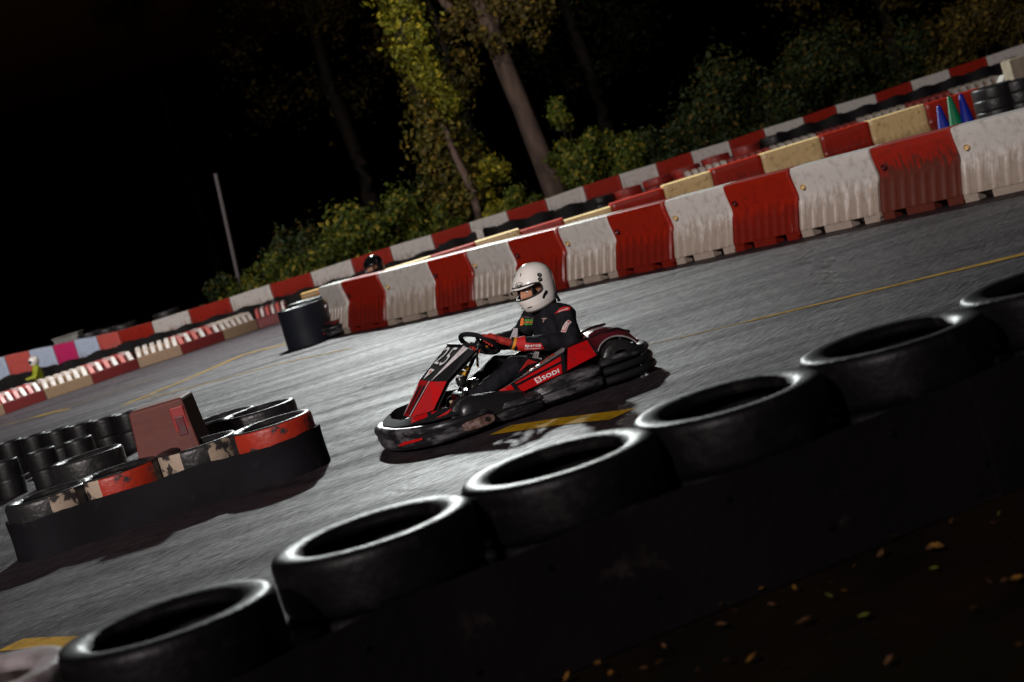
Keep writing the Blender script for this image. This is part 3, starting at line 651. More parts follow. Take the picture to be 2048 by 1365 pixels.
def make_kart(loc, rz, full=True, label='', number=True):
    K = empty('go_kart', loc, rz); tag(K, label, 'go-kart')
    def part(mb, name, m, parent=K, **k): return mb.build(name, m, parent, **k)
    # frame and floor
    f = MB()
    for s in (-1, 1):
        f.tube([(.72, .2*s, .05), (.5, .24*s, .05), (.1, .3*s, .05), (-.4, .3*s, .06), (-.78, .3*s, .08)], .016)
        f.tube([(.72, .2*s, .05), (.80, .1*s, .05), (.80, 0, .05)], .014); f.tube([(.5, .24*s, .06), (.5, .40*s, .12)], .018)
    for x in (.72, .3, -.2, -.6): f.tube([(x, -.28, .055), (x, .28, .055)], .015)
    f.tube([(-.61, -.52, .145), (-.61, .52, .145)], .02); f.tube([(.5, -.4, .13), (.5, .4, .13)], .012)
    part(f, 'frame', M['metal'])
    f = MB(); f.prism([(.72, -.2, .036), (.72, .2, .036), (.1, .29, .036), (-.2, .29, .036), (-.2, -.29, .036), (.1, -.29, .036)], (0, 0, .006)); part(f, 'floor_tray', M['black'], smooth=False)
    # wheels
    for x, y, R, w in ((.50, .46, .128, .12), (.50, -.46, .128, .12), (-.61, .44, .14, .18), (-.61, -.44, .14, .18)):
        wh = empty('wheel', (x, y, R)); wh.parent = K
        t = MB(); h = w/2; t.lathe([(.068, -h*.8), (.075, -h), (R*.82, -h), (R*.96, -h*.85), (R, -h*.6), (R, h*.6), (R*.96, h*.85), (R*.82, h), (.075, h), (.068, h*.8)], 40, ax='y', closed=True); part(t, 'tyre', M['tyre_wall'], wh)
        t = MB(); t.lathe([(0, -.01), (.03, -.012), (.062, -.02), (.069, -h*.85), (.072, -h*.85), (.072, h*.85), (.069, h*.85), (.062, .02), (.03, .012), (0, .01)], 28, ax='y'); part(t, 'rim', M['metal'], wh)
    # front bumper, wrapping round to the sides
    half = [(.36, .53), (.46, .58), (.60, .585), (.74, .54), (.86, .40), (.93, .22), (.955, 0)]
    path = smooth_path(half+[(x, -y) for x, y in reversed(half[:-1])], 5)
    def pf(f):
        a = abs(f-.5)*2; z1 = .175-.03*a; z0 = .015+.02*a*a; k = 1 if a < .93 else .6
        zm = (z0+z1)/2; H_ = (z1-z0)/2*k
        sec = [(-.05, zm-H_*.8), (-.02, zm-H_), (.006, zm-H_*.95), (.018, zm-H_*.6), (.024, zm-H_*.1), (.026, zm+H_*.3), (.034, zm+H_*.42), (.034, zm+H_*.72), (.022, zm+H_*.95), (-.005, zm+H_), (-.05, zm+H_*.85)]
        return [(-o, z) for o, z in sec]
    fb = MB(); sweep(fb, path, pf); fbo = part(fb, 'front_bumper', M['scuff'], ang=60)
    # recessed panel and bolt on the near and far end, red flashes
    for s in (1, -1):
        e = MB()
        pts = [(.49+.115*(abs(cos(a))**.6)*(1 if cos(a) > 0 else -1), .617*s, .080+.034*(abs(sin(a))**.7)*(1 if sin(a) > 0 else -1)) for a in [2*pi*k/20 for k in range(20)]]
        e.prism(pts, (0, -.03*s, 0)); part(e, 'end_pad', mat('bronze scuffed pad', (.075, .038, .03), .35, dirt=(.3, .2, .18), dscale=20), bevel=.004)
        e = MB(); e.lathe([(0, .012), (.014, .012), (.016, 0)], 12, c=(.43, .617*s, .085), ax='y'); part(e, 'bolt', M['black'])
    def on_bumper(u0, u1, zz, m, nm):
        vs = []; n_ = 10
        P = [Vector((p[0], p[1], 0)) for p in path]
        for k in range(n_+1):
            f_ = u0+(u1-u0)*k/n_; i = f_*(len(P)-1); a = int(i); b_ = min(a+1, len(P)-1); p = P[a].lerp(P[b_], i-a); t = (P[b_]-P[max(a-1, 0)]).normalized(); nn = Vector((-t.y, t.x, 0))
            lo, hi = zz(k/n_); vs.append(p+nn*.033+Vector((0, 0, lo))); vs.append(p+nn*.033+Vector((0, 0, hi)))
        mb = MB(); mb.add(vs, [(2*k, 2*k+1, 2*k+3, 2*k+2) for k in range(n_)]); part(mb, nm, m)
    for s in (0, 1):
        a, b_ = (.30, .40) if s == 0 else (.70, .60)
        on_bumper(a, b_, lambda f_: (.078-.02*f_, .092-.008*f_ if f_ < .7 else .092-.008*f_-(f_-.7)*.06), M['kred'], 'red_flash')
    # nose deck between bumper and number panel
    nd_ = MB(); outer = [(.40, .515, .160), (.60, .545, .165), (.75, .485, .170), (.86, .35, .175), (.915, .15, .175)]; outer += [(x, -y, z) for x, y, z in outer[::-1]]
    inner = [(.43, .455, .205), (.61, .475, .218), (.73, .40, .222), (.815, .27, .212), (.85, .12, .200)]; inner += [(x, -y, z) for x, y, z in inner[::-1]]
    floor_ = [(.44, .44, .15), (.60, .455, .15), (.71, .385, .15), (.79, .26, .15), (.82, .11, .15)]; floor_ += [(x, -y, z) for x, y, z in floor_[::-1]]
    nd_.add(outer+inner+floor_, [(i, i+1, 10+i+1, 10+i) for i in range(9)]+[(10+i, 11+i, 21+i, 20+i) for i in range(9)]+[(20, 21, 22, 27, 28, 29), (22, 23, 24, 25, 26, 27)])
    part(nd_, 'nose_deck', mat('matt black plastic', (.010, .010, .011), .5, bump=.2, bscale=40), ang=30)
    for s in (1, -1):
        def dk(i, f, w_):
            a = Vector(outer[i]).lerp(Vector(outer[i+1]), f); b_ = Vector(inner[i]).lerp(Vector(inner[i+1]), f); p = a.lerp(b_, w_); n_ = Vector((.3, .7, .55)).normalized()*.004; p = p+n_; p.y *= s; return p
        r = MB(); r.add([dk(2, .95, .2), dk(2, .3, .45), dk(1, .55, .9), dk(2, .2, .95), dk(2, .95, .9)], [(0, 1, 2, 3, 4)]); r.add([dk(1, .8, .18), dk(1, .0, .75), dk(0, .7, .85), dk(0, .75, .45)], [(0, 1, 2, 3)]); part(r, 'red_flash', M['kred'], smooth=False)
    # number panel
    for s in (1, -1): pass
    A = (.335, -.135, .545); B = (.292, .13, .54); C_ = (.565, -.13, .385); D_ = (.603, .12, .353); E_ = (.745, -.09, .215); F_ = (.79, .09, .185)
    A = (.312, -.165, .545); B = (.300, .165, .538); C_ = (.578, -.135, .385); D_ = (.578, .105, .375); E_ = (.770, -.085, .20); F_ = (.772, .075, .19)
    S1 = (.278, .192, .516); S2 = (.256, .208, .480); S3 = (.495, .20, .352); S4 = (.64, .20, .20)
    pn = MB()
    def quad(*q, mi=0): pn.add(q, [tuple(range(len(q)))], mi)
    m_ = lambda p: (p[0], -p[1], p[2])
    quad(A, B, D_, C_, mi=0); quad(C_, D_, F_, E_, mi=1)
    for g_ in (lambda p: p, m_):
        quad(g_(B), g_(S1), g_(D_), mi=2); quad(g_(S1), g_(S2), g_(S3), g_(D_), mi=3)
        quad(g_(D_), g_(S3), g_(S4), mi=1); quad(g_(D_), g_(S4), g_(F_), mi=4)
    # back skin gives thickness
    n0 = len(pn.v); 
    bk = [(x-.02, y*.93, z-.02) for x, y, z in pn.v]; fs = [tuple(reversed([i+0 for i in f_])) for f_ in pn.f]
    pn.add(bk, fs, 3)
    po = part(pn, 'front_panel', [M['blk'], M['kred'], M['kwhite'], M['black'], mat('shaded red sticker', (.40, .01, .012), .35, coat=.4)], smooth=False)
    if full:
        # top edge lip, stripes, number, lettering
        e = MB(); e.tube([(.262, .205, .49), (.302, .165, .541), (.312, -.165, .548), (.27, -.205, .50)], .006); part(e, 'panel_lip', M['black'])
        fq = (C_, D_, B, A)  # viewer left = far side
        def onq(nm, poly, q, m, off=.003):
            return decal(nm, poly, [tuple(range(len(poly)))], q, m, K, off)
        # the number reads from the nose: its foot points to the nose
        uv, fs = textmesh('25', -.005, 1.1); cq = [Vector(p) for p in (C_, D_, B, A)]
        def bil(u, v): a, b_, c_, d_ = cq; return a*(1-u)*(1-v)+b_*u*(1-v)+c_*u*v+d_*(1-u)*v
        decal('race_number', uv, fs, (bil(.10, .46), bil(.84, .42), bil(.84, .93), bil(.10, .93)), M['text_w'], K, .004)
        decal('panel_badge', [(.0, .95), (.3, 1), (.95, .92), (.35, 0)], [(0, 3, 2, 1)[::-1]], (bil(.18, .02), bil(.60, .02), bil(.60, .32), bil(.18, .32)), M['text_w'], K, .004)
        decal('panel_badge_mark', *SQ, (bil(.32, .20), bil(.48, .20), bil(.48, .27), bil(.32, .27)), M['text_r'], K, .005)
        uv, fs = textmesh('SODIKART', .01); a, b_, c_ = Vector(B), Vector(S1), Vector(D_)
        decal('side_lettering', uv, fs, (a.lerp(c_, .42).lerp(b_.lerp(c_, .42), .38), a.lerp(c_, .12).lerp(b_.lerp(c_, .12), .38), a.lerp(c_, .12).lerp(b_.lerp(c_, .12), .66), a.lerp(c_, .42).lerp(b_.lerp(c_, .42), .66)), M['text_k'], K, .003)
        for s in (1, -1):
            st = MB(); d0 = Vector((.580, .100*s, .377)); f0 = Vector((.774, .070*s, .194)); st.add([d0+Vector((.003, 0, .004)), f0+Vector((.003, 0, .004)), f0+Vector((.0, .012*s, .004)), d0+Vector((.0, .008*s, .004)), f0.lerp(d0, .5)+Vector((.004, .018*s, .004))], [(0, 1, 2, 4, 3)]); part(st, 'white_stripe', M['kwhite'], smooth=False)
            st = MB(); st.add([(.60, .02*s, .362), (.615, .07*s, .350), (.77, .05*s, .199), (.765, .02*s, .206)], [(0, 1, 2, 3)]); part(st, 'black_stripe', M['blk'], smooth=False)
    # steering
    s_ = MB(); c0_ = Vector((.14, 0, .50)); ax = Vector((-.66, -.20, .72)).normalized(); u = (Vector((0, 1, 0))-ax*ax.y).normalized(); v = ax.cross(u)
    ring = [c0_+(u*cos(2*pi*k/40)*1.08+v*sin(2*pi*k/40)*(1.0 if sin(2*pi*k/40) < .8 else .97))*.135 for k in range(40)]
    s_.tube(ring, .0165, 12, closed=True); part(s_, 'steering_wheel', M['suit'], ang=80)
    s_ = MB()
    for a in (90, 210, 330): s_.obox(c0_+(u*cos(radians(a))+v*sin(radians(a)))*.068-ax*.01, u*cos(radians(a))+v*sin(radians(a)), u*-sin(radians(a))+v*cos(radians(a)), ax, .066, .014, .004)
    s_.tube([c0_-ax*.03, c0_+ax*.01], .035, 20); part(s_, 'wheel_spokes', M['black'], bevel=.003)
    s_ = MB(); s_.tube([c0_-ax*.02, (.50, 0, .10)], .013); part(s_, 'steering_column', M['metal'])
    s_ = MB(); s_.tube([(.20, .06, .44), (.225, .075, .36)], .008); s_.lathe([(0, .0), (.014, .0), (.014, .012), (0, .014)], 12, c=(.20, .06, .44)); part(s_, 'brass_rod', M['brass'])
    # fuel tank between the legs with bright cap, hoses
    s_ = MB(); s_.box(.16, .42, -.11, .11, .05, .24); part(s_, 'fuel_tank', M['black'], bevel=.03)
    s_ = MB(); s_.lathe([(0, .03), (.03, .034), (.034, .02), (.045, .018), (.05, 0), (.05, -.02)], 24, c=(.285, .06, .265)); part(s_, 'tank_cap', M['chrome'])
    s_ = MB(); s_.tube([(.36, .07, .435), (.33, .12, .40), (.31, .15, .375)], .016); part(s_, 'hose', M['yellow'])
    s_ = MB(); s_.tube([(.40, .08, .41), (.37, .13, .37), (.34, .165, .35)], .019); part(s_, 'hose', M['yellow'])
    s_ = MB(); s_.tube([(.42, .21, .17), (.405, .2, .30)], .010); s_.lathe([(0, -.03), (.03, -.03), (.034, -.02), (.034, .02), (.028, .028), (0, .03)], 20, c=(.40, .2, .325)); part(s_, 'lever', M['black'])
    s_ = MB(); s_.lathe([(0, .004), (.03, .003), (.03, 0)], 20, c=(.40, .2, .354)); part(s_, 'lever_cap', mat('pale cap', (.6, .6, .6), .4))
    # front suspension plates
    for s in (1, -1):
        s_ = MB(); pl = [(.56, .31*s, .20), (.50, .33*s, .245), (.44, .34*s, .235), (.37, .35*s, .195), (.38, .35*s, .16), (.52, .33*s, .155)]
        s_.prism(pl, (0, .012*s, 0)); part(s_, 'knuckle_plate', M['kred'], smooth=False, bevel=.003)
        for q in ((.49, .205), (.44, .20), (.53, .195)):
            h = MB(); h.lathe([(0, .001*s), (.011, .001*s)], 14, c=(q[0], (.346 if s > 0 else -.346), q[1]), ax='y'); part(h, 'plate_hole', M['blk'])
        s_ = MB(); s_.tube([(.62, .18*s, .19), (.52, .30*s, .185)], .008); s_.tube([(.58, .2*s, .15), (.5, .33*s, .15)], .009); part(s_, 'tie_rod', M['chrome'])
        s_ = MB(); s_.tube([(.545, .335*s, .24), (.53, .345*s, .16)], .013); part(s_, 'king_pin', mat('grimy cream metal', (.4, .33, .22), .5))
    for s in (1, -1):
        s_ = MB(); s_.obox((.66, .12*s, .16), (0, 1, 0), (.5, 0, .86), (.86, 0, -.5), .035, .06, .008); part(s_, 'pedal', M['kred'], bevel=.003)
    # seat
    se = MB(); rs = []
    for (x, z, w_, th) in ((.02, .12, .17, .02), (-.10, .075, .19, .02), (-.25, .06, .20, .02), (-.36, .08, .205, .02), (-.45, .16, .21, .02), (-.51, .28, .20, .02), (-.545, .40, .17, .02)):
        outer = []; n_ = 12
        for k in range(n_+1):
            a = -1+2*k/n_; lift = (abs(a)**3)*(.14 if x < -.05 else .05)
            dx = .06*abs(a)**3 if z > .12 and x < -.3 else 0
            outer.append((x+dx+(lift*.5 if z > .14 and x < -.3 else 0), a*w_, z+(lift if x > -.42 else lift*.3)))
        rs.append(outer)
    n_ = 13
    vs = [p for r in rs for p in r]; fs = [(i*n_+j, i*n_+j+1, (i+1)*n_+j+1, (i+1)*n_+j) for i in range(len(rs)-1) for j in range(n_-1)]
    se.add(vs, fs); se.add([(x-.012, y*1.04, z-.012) for x, y, z in vs], [tuple(reversed(f_)) for f_ in fs]); part(se, 'seat', M['black'], ang=70)
    # side pods
    for s in (1, -1):
        g_ = lambda p: (p[0], p[1]*s, p[2])
        pod = MB()
        T = (.195, .42, .212); LT = (.155, .50, .155); BB = (-.205, .552, .197); BT = (-.25, .462, .312); ST = (-.283, .425, .328); TI_ = (.19, .385, .21); SI = (-.283, .375, .334)
        Md = (.10, .515, .158)
        poly_out = [T, LT, BB, BT]
        for q, mi in (((T, LT, BB, BT), 0), ((T, BT, ST), 1), ((T, ST, SI, TI_), 1), ((TI_, SI, (-.283, .37, .20), (.16, .37, .14)), 2), ((LT, BB, (-.205, .50, .185), (.15, .42, .14)), 2), ((BB, BT, ST, SI, (-.283, .37, .20), (-.205, .50, .185)), 2), ((T, TI_, (.16, .37, .14), (.15, .42, .14), LT), 2)):
            pod.add([g_(p) for p in q], [tuple(range(len(q)))], mi)
        pdo = part(pod, 'side_pod', [M['kred'], M['kgrey'], M['black']], smooth=False)
        if s > 0:
            q = [Vector(LT), Vector(BB), Vector(BT), Vector(T)]
            W = lambda uu, vv: q[0]*(1-uu)*(1-vv)+q[1]*uu*(1-vv)+q[2]*uu*vv+q[3]*(1-uu)*vv
            def reg(u0, v0, u1, v1, tilt=0.): return (W(u0, v0), W(u1, v0+tilt), W(u1, v1+tilt), W(u0, v1))
            decal('pod_stripe', [(0, .0), (1, .0), (1, 1), (0, 1)], [(0, 1, 2, 3)], (W(.10, .62), W(1, .50), W(1, .62), W(.10, .80)), M['blk'], K, .003)
            decal('pod_stripe', [(0, .0), (1, .0), (1, 1), (0, 1)], [(0, 1, 2, 3)], (W(.02, .0), W(.10, .0), W(.16, 1), W(.10, 1)), M['blk'], K, .003)
            decal('pod_stripe', [(0, .0), (1, .0), (1, 1), (0, 1)], [(0, 1, 2, 3)], (W(.90, .0), W(1, .0), W(1, 1), W(.95, 1)), M['blk'], K, .0035)
            decal('pod_stripe', *SQ, (W(.10, .92), W(1, .88), W(1, 1), W(.10, 1)), M['blk'], K, .003)
            uv, fs = textmesh('SODI', .035, 1.12)
            decal('pod_lettering', uv, fs, (W(.545, .10), W(.86, .10), W(.86, .33), W(.545, .38)), M['text_w'], K, .004)
            decal('pod_logo', *SQ, (W(.42, .07), W(.52, .09), W(.52, .45), W(.42, .47)), M['text_w'], K, .004)
            uv, fs = textmesh('S', .05)
            decal('pod_logo_letter', uv, fs, (W(.437, .13), W(.503, .14), W(.503, .40), W(.437, .41)), M['kred'], K, .006)
            q2 = [Vector(T), Vector(ST), Vector(SI), Vector(TI_)]
            W2 = lambda uu, vv: q2[0]*(1-uu)*(1-vv)+q2[1]*uu*(1-vv)+q2[2]*uu*vv+q2[3]*(1-uu)*vv
            uv, fs = textmesh('RT8', .04, 1.1)
            decal('strip_lettering', uv, fs, (W2(.60, .1), W2(.85, .1), W2(.85, .9), W2(.60, .9)), M['text_r'], K, .004)
            for k in range(7):
                a = .04+.04*k; decal('strip_bar', *SQ, (W2(a, .0), W2(a+.02, .0), W2(a+.02, 1), W2(a, 1)), M['blk'], K, .004)
            for k in range(6):
                a = .38+.032*k; decal('strip_flame', *SQ, (W2(a, .1), W2(a+.02, .1), W2(a+.035, .9), W2(a+.015, .9)), M['text_r'], K, .004)
        # front red lip of the pod
        lip = MB(); lip.add([g_(p) for p in ((.235, .40, .205), (.185, .515, .145), (.15, .505, .15), (.20, .42, .215), (.22, .40, .17), (.18, .50, .12))], [(0, 1, 2, 3), (0, 4, 5, 1), (1, 5, 2), (0, 3, 4), (3, 2, 5, 4)]); part(lip, 'pod_lip', M['kred'], smooth=False)
        # rear cover panels with the wheel arch
        rp = MB()
        q = [(-.298, .452, .330), (-.45, .425, .335), (-.446, .522, .229), (-.21, .55, .20)]
        rp.prism([g_(p) for p in q], (0, -.03*s, -.01)); part(rp, 'rear_panel', M['kred'], smooth=False, bevel=.004)
        ar = []; cx, cz, r_ = -.615, .165, .158
        for k in range(11):
            a = radians(22+k*13.6); ar.append((cx+r_*cos(a), .50-.07*sin(a), cz+r_*sin(a)*.86))
        up_ = [(-.456, .524, .229), (-.456, .43, .338), (-.56, .42, .345), (-.68, .40, .335), (-.76, .39, .29), (-.80, .40, .225)]
        fen = MB(); outl = [g_(p) for p in up_+ar[::-1]]
        # strip between upper outline and arch
        U = []; 
        for k in range(11):
            f_ = k/10*(len(up_)-1); i = min(int(f_), len(up_)-2); U.append(Vector(up_[i]).lerp(Vector(up_[i+1]), f_-i))
        vs = [g_(p) for p in U]+[g_(p) for p in ar]
        fen.add(vs, [(k, k+1, 12+k, 11+k) for k in range(10)]); fen.add([(x, y-.02*s, z-.003) for x, y, z in vs], [(11+k, 12+k, k+1, k) for k in range(10)])
        part(fen, 'wheel_arch', M['dred'], ang=30)
        e = MB(); e.tube([g_(p) for p in ar], .006, 8); part(e, 'arch_trim', M['kgrey'])
        e = MB(); e.tube([g_((-.450, .425, .338)), g_((-.450, .528, .226))], .005, 8); part(e, 'panel_seam', M['blk'])
        e = MB(); e.tube([g_((-.285, .44, .338)), g_((-.45, .424, .342)), g_((-.68, .40, .342)), g_((-.77, .39, .29))], .008, 8); part(e, 'cover_edge', M['blk'])
    tp_ = MB(); sec = []
    for x, z in ((-.46, .34), (-.50, .365), (-.56, .37), (-.66, .362), (-.74, .33), (-.80, .25)):
        sec.append([(x, -.42, z-.03), (x, -.30, z-.004), (x, 0, z+.01), (x, .30, z-.004), (x, .42, z-.03), (x, .40, z-.05), (x, 0, z-.02), (x, -.40, z-.05)])
    tp_.rings(sec); part(tp_, 'rear_cover', M['dred'], ang=30)
    e = MB(); e.tube([(-.44, .30, .375), (-.55, .28, .385), (-.66, .27, .378)], .009); e.tube([(-.44, -.30, .375), (-.55, -.28, .385), (-.66, -.27, .378)], .009); part(e, 'cover_rail', M['chrome'])
    # engine on the far side, exhaust
    e = MB(); e.box(-.46, -.24, -.44, -.28, .08, .27); e.box(-.42, -.30, -.42, -.30, .27, .32); part(e, 'engine', M['metal'], bevel=.01)
    # side bumpers
    for s in (1, -1):
        sb = MB(); rs = []
        for x, yo, z0, z1 in ((.05, .47, .05, .14), (.03, .56, .03, .155), (-.02, .59, .025, .165), (-.15, .60, .02, .18), (-.30, .605, .02, .185), (-.40, .595, .02, .18), (-.435, .57, .03, .17), (-.45, .50, .05, .15)):
            zz = [z0, z0+(z1-z0)*.18, z0+(z1-z0)*.4, z0+(z1-z0)*.5, z0+(z1-z0)*.62, z0+(z1-z0)*.9, z1]
            oo = [-.03, 0, .0, -.018, .0, -.008, -.05]
            rs.append([(x, (yo+o)*s, z) for o, z in zip(oo, zz)]+[(x, (yo-.10)*s, z1), (x, (yo-.10)*s, z0)])
        sb.rings(rs); sbo = part(sb, 'side_bumper', M['scuff'], ang=45)
        sb = MB(); rs = []
        for x, yo, z0, z1 in ((.36, .50, .05, .13), (.34, .55, .03, .15), (.26, .585, .02, .15), (.14, .60, .012, .145), (.06, .60, .012, .14), (.02, .58, .02, .13), (.005, .54, .03, .12)):
            zz = [z0, z0+(z1-z0)*.2, z0+(z1-z0)*.42, z0+(z1-z0)*.52, z0+(z1-z0)*.66, z0+(z1-z0)*.9, z1]; oo = [-.03, 0, .004, -.02, .002, -.01, -.05]
            rs.append([(x, (yo+o)*s, z) for o, z in zip(oo, zz)]+[(x, (yo-.12)*s, z1+.01), (x, (yo-.12)*s, z0)])
        sb.rings(rs); part(sb, 'front_side_guard', M['scuff'], ang=45)
        wg = MB(); rs = []
        for x, y0, y1, z1 in ((.585, .40, .50, .10), (.575, .37, .55, .20), (.54, .35, .565, .238), (.48, .345, .57, .248), (.40, .345, .57, .235), (.28, .36, .57, .212), (.15, .39, .57, .190), (.09, .42, .56, .16), (.07, .44, .54, .12)):
            rs.append([(x, y0*s, .09), (x, y0*s, z1-.012), (x, (y0+.015)*s, z1), (x, (y1-.05)*s, z1-.004), (x, (y1-.015)*s, z1-.03), (x, y1*s, z1-.07 if z1 > .18 else .095), (x, y1*s, .09)])
        wg.rings(rs); part(wg, 'wheel_guard', M['black'], ang=50)
        for q in ((.22, .605*s, .085), (.19, .607*s, .085)):
            h = MB(); h.lathe([(0, .004), (.005, .003), (.006, 0)], 8, c=q, ax='y'); part(h, 'rivet', M['brass'])
        up_g = MB(); up_g.prism([(.42, .42*s, .16), (.10, .50*s, .14), (.12, .44*s, .19), (.40, .36*s, .205)], (0, 0, -.02)); part(up_g, 'floor_side_rail', M['black'], bevel=.006)
    # rear bumper: three stacked ribs wrapping round
    half = [(-.44, .565), (-.56, .59), (-.70, .575), (-.81, .49), (-.875, .34), (-.90, 0)]
    rpth = smooth_path(half+[(x, -y) for x, y in reversed(half[:-1])], 5)
    for z0, z1, of in ((.02, .075, .02), (.082, .135, .012), (.142, .20, .0)):
        r = MB(); zm = (z0+z1)/2; h = (z1-z0)/2
        sweep(r, rpth, [(o, z) for o, z in ((-.06+of, zm-h*.7), (-.02+of, zm-h), (.0+of, zm-h*.75), (.010+of, zm), (.0+of, zm+h*.75), (-.02+of, zm+h), (-.06+of, zm+h*.7))]); part(r, 'rear_bumper_rib', M['scuff'] if z0 > .1 else M['black'], ang=60)
    r = MB()
    for s in (1, -1): r.add([(x, y*s, z) for x, y, z in ((-.80, .30, .20), (-.87, .26, .215), (-.885, .05, .22), (-.80, .05, .24), (-.80, .30, .17), (-.87, .26, .17), (-.885, .05, .17), (-.80, .05, .17))], [(0, 1, 2, 3), (0, 4, 5, 1), (1, 5, 6, 2), (0, 3, 7, 4)])
    part(r, 'rear_bracket', M['scuff'], smooth=False, bevel=.006)
    return K

K1 = make_kart(KP, KA, True, 'red and black racing kart number 25 leaning into the bend')

T('kart')
# ------------------------------------------------------------------ driver
def make_helmet(parent, origin, yaw, pitch, m, white=True):
    S = 1.04
    R = Matrix.Translation(origin) @ Matrix.Rotation(yaw, 4, 'Z') @ Matrix.Rotation(pitch, 4, 'Y') @ Matrix.Scale(S, 4)
    tb = [(-.152, .095, .055, .075), (-.147, .112, .072, .090), (-.132, .132, .088, .103), (-.10, .147, .108, .114), (-.06, .152, .125, .121), (-.02, .149, .137, .126), (.02, .143, .144, .1275), (.05, .134, .142, .125), (.08, .116, .132, .115), (.105, .093, .112, .098), (.125, .066, .086, .074), (.138, .042, .058, .048), (.146, .02, .028, .022)]
    def prof(z):
        for (z0, a0, b0, w0), (z1, a1, b1, w1) in zip(tb, tb[1:]):
            if z0 <= z <= z1:
                f = (z-z0)/(z1-z0); return a0+(a1-a0)*f, b0+(b1-b0)*f, w0+(w1-w0)*f
        return tb[-1][1:] if z > 0 else tb[0][1:]
    def surf(az, z, k=1.0):
        F_, B_, W_ = prof(z); c = cos(az); s = sin(az); A_ = F_ if c > 0 else B_
        e = 2.15; r = 1/((abs(c)/A_)**e+(abs(s)/W_)**e)**(1/e)
        return Vector((r*c*k, r*s*k, z*(1 if k == 1 else (1+(k-1)*.8))))
    N = 96; zs = []
    z = -.152
    while z < .146: zs.append(z); z += .0062
    zs.append(.146)
    def inport(az, z):
        return (abs(az)/radians(74))**3.2+(abs(z+.006-.010*cos(az))/.043)**3.2 < 1
    vs = [surf(2*pi*j/N-pi, z) for z in zs for j in range(N)]
    fs = []
    for i in range(len(zs)-1):
        for j in range(N):
            az = 2*pi*(j+.5)/N-pi; zz = (zs[i]+zs[i+1])/2
            if inport(az, zz): continue
            fs.append((i*N+j, i*N+(j+1) % N, (i+1)*N+(j+1) % N, (i+1)*N+j))
    top_i = len(vs); vs.append(Vector((0, 0, .150))); b = (len(zs)-1)*N
    fs += [(b+j, b+(j+1) % N, top_i) for j in range(N)]
    nv = len(vs); inner = [Vector((v.x*.93, v.y*.93, v.z*.95)) for v in vs]
    mb = MB(); mb.add([R@v for v in vs], fs, 0); mb.add([R@v for v in inner], [tuple(reversed(f)) for f in fs], 1)
    he = mb.build('helmet', [m, M['gasket']], parent, ang=60)
    # smooth crown on the shell
    # port trim
    tr = []
    for k in range(72):
        a = 2*pi*k/72; c = cos(a); s = sin(a)
        az = radians(74)*(abs(c)**(2/3.2))*(1 if c > 0 else -1); zz = -.006+.043*(abs(s)**(2/3.2))*(1 if s > 0 else -1)+.010*cos(az)
        tr.append((az, zz))
    t = MB(); t.tube([R@surf(a, z_, 1.0) for a, z_ in tr], .0065, 8, closed=True); t.build('port_gasket', M['gasket'], he, ang=80)
    # bottom trim
    t = MB(); t.tube([R@surf(2*pi*k/48-pi, -.150, 1.0) for k in range(48)], .006, 8, closed=True); t.build('neck_trim', M['gasket'], he, ang=80)
    # raised visor: white upper band with a dark clear lower edge
    v_ = MB(); nu, nv_ = 40, 8
    def vpt(u, w, k): 
        az = radians(-82+164*u); zlo = .026+.004*cos(az); zhi = .083
        zz = zlo+(zhi-zlo)*w; kk = k+.014*max(0, cos(az))**2*(1-w)*.6
        return R@surf(az, zz, kk)
    g1 = [vpt(i/nu, j/nv_, 1.022) for j in range(nv_+1) for i in range(nu+1)]; g2 = [vpt(i/nu, j/nv_, 1.006) for j in range(nv_+1) for i in range(nu+1)]
    q = [(j*(nu+1)+i, j*(nu+1)+i+1, (j+1)*(nu+1)+i+1, (j+1)*(nu+1)+i) for j in range(nv_) for i in range(nu)]
    v_.add(g1, q, 0); v_.add(g2, [tuple(reversed(f)) for f in q], 0)
    edge = [i for i in range(nu+1)]; 
    v_.add([g1[i] for i in edge]+[g2[i] for i in edge], [(i, nu+1+i, nu+2+i, i+1) for i in range(nu)], 0)
    vo = v_.build('visor', m, he, ang=60)
    e = MB(); e.tube([vpt(i/nu, -.02, 1.02) for i in range(nu+1)], .0028, 6); e.build('visor_edge', M['gasket'], vo, ang=80)
    # clear visor tab at the front
    e = MB(); e.obox(R@Vector((.156, -.05, .022)), R.to_3x3()@Vector((0, 1, 0)), R.to_3x3()@Vector((.1, 0, 1)), R.to_3x3()@Vector((1, 0, 0)), .008, .014, .0012); e.build('visor_tab', M['gasket'], vo, smooth=False)
    for s in (1, -1):
        az = radians(84*s)
        for (a_, z_, rr) in ((84, .062, .014), (78, .038, .013)):
            p = surf(radians(a_*s), z_, 1.02); nrm_ = Vector((cos(radians(a_*s))*.6, sin(radians(a_*s)), .1)).normalized()
            e = MB(); pr = R@p; nw = (R.to_3x3()@nrm_).normalized(); e.tube([pr-nw*.004, pr+nw*.006, pr+nw*.008], [rr, rr, rr*.6], 18); e.build('visor_pivot', M['gasket'], he, ang=50)
            e = MB(); e.tube([pr+nw*.007, pr+nw*.010], rr*.4, 12); e.build('pivot_screw', M['kgrey'], he)
        # cheek vent
        vv = [surf(radians(a_*s), z_, 1.012) for a_, z_ in ((60, -.078), (68, -.060), (80, -.046), (86, -.052), (84, -.070), (72, -.078), (64, -.092))]
        vb = [surf(radians(a_*s), z_, .99) for a_, z_ in ((60, -.078), (68, -.060), (80, -.046), (86, -.052), (84, -.070), (72, -.078), (64, -.092))]
        e = MB(); n7 = 7; e.add([R@x for x in vv+vb], [tuple(range(7)), tuple(range(13, 6, -1))]+[(j, 7+j, 7+(j+1) % 7, (j+1) % 7) for j in range(7)]); e.build('cheek_vent', M['gasket'], he, bevel=.0015)
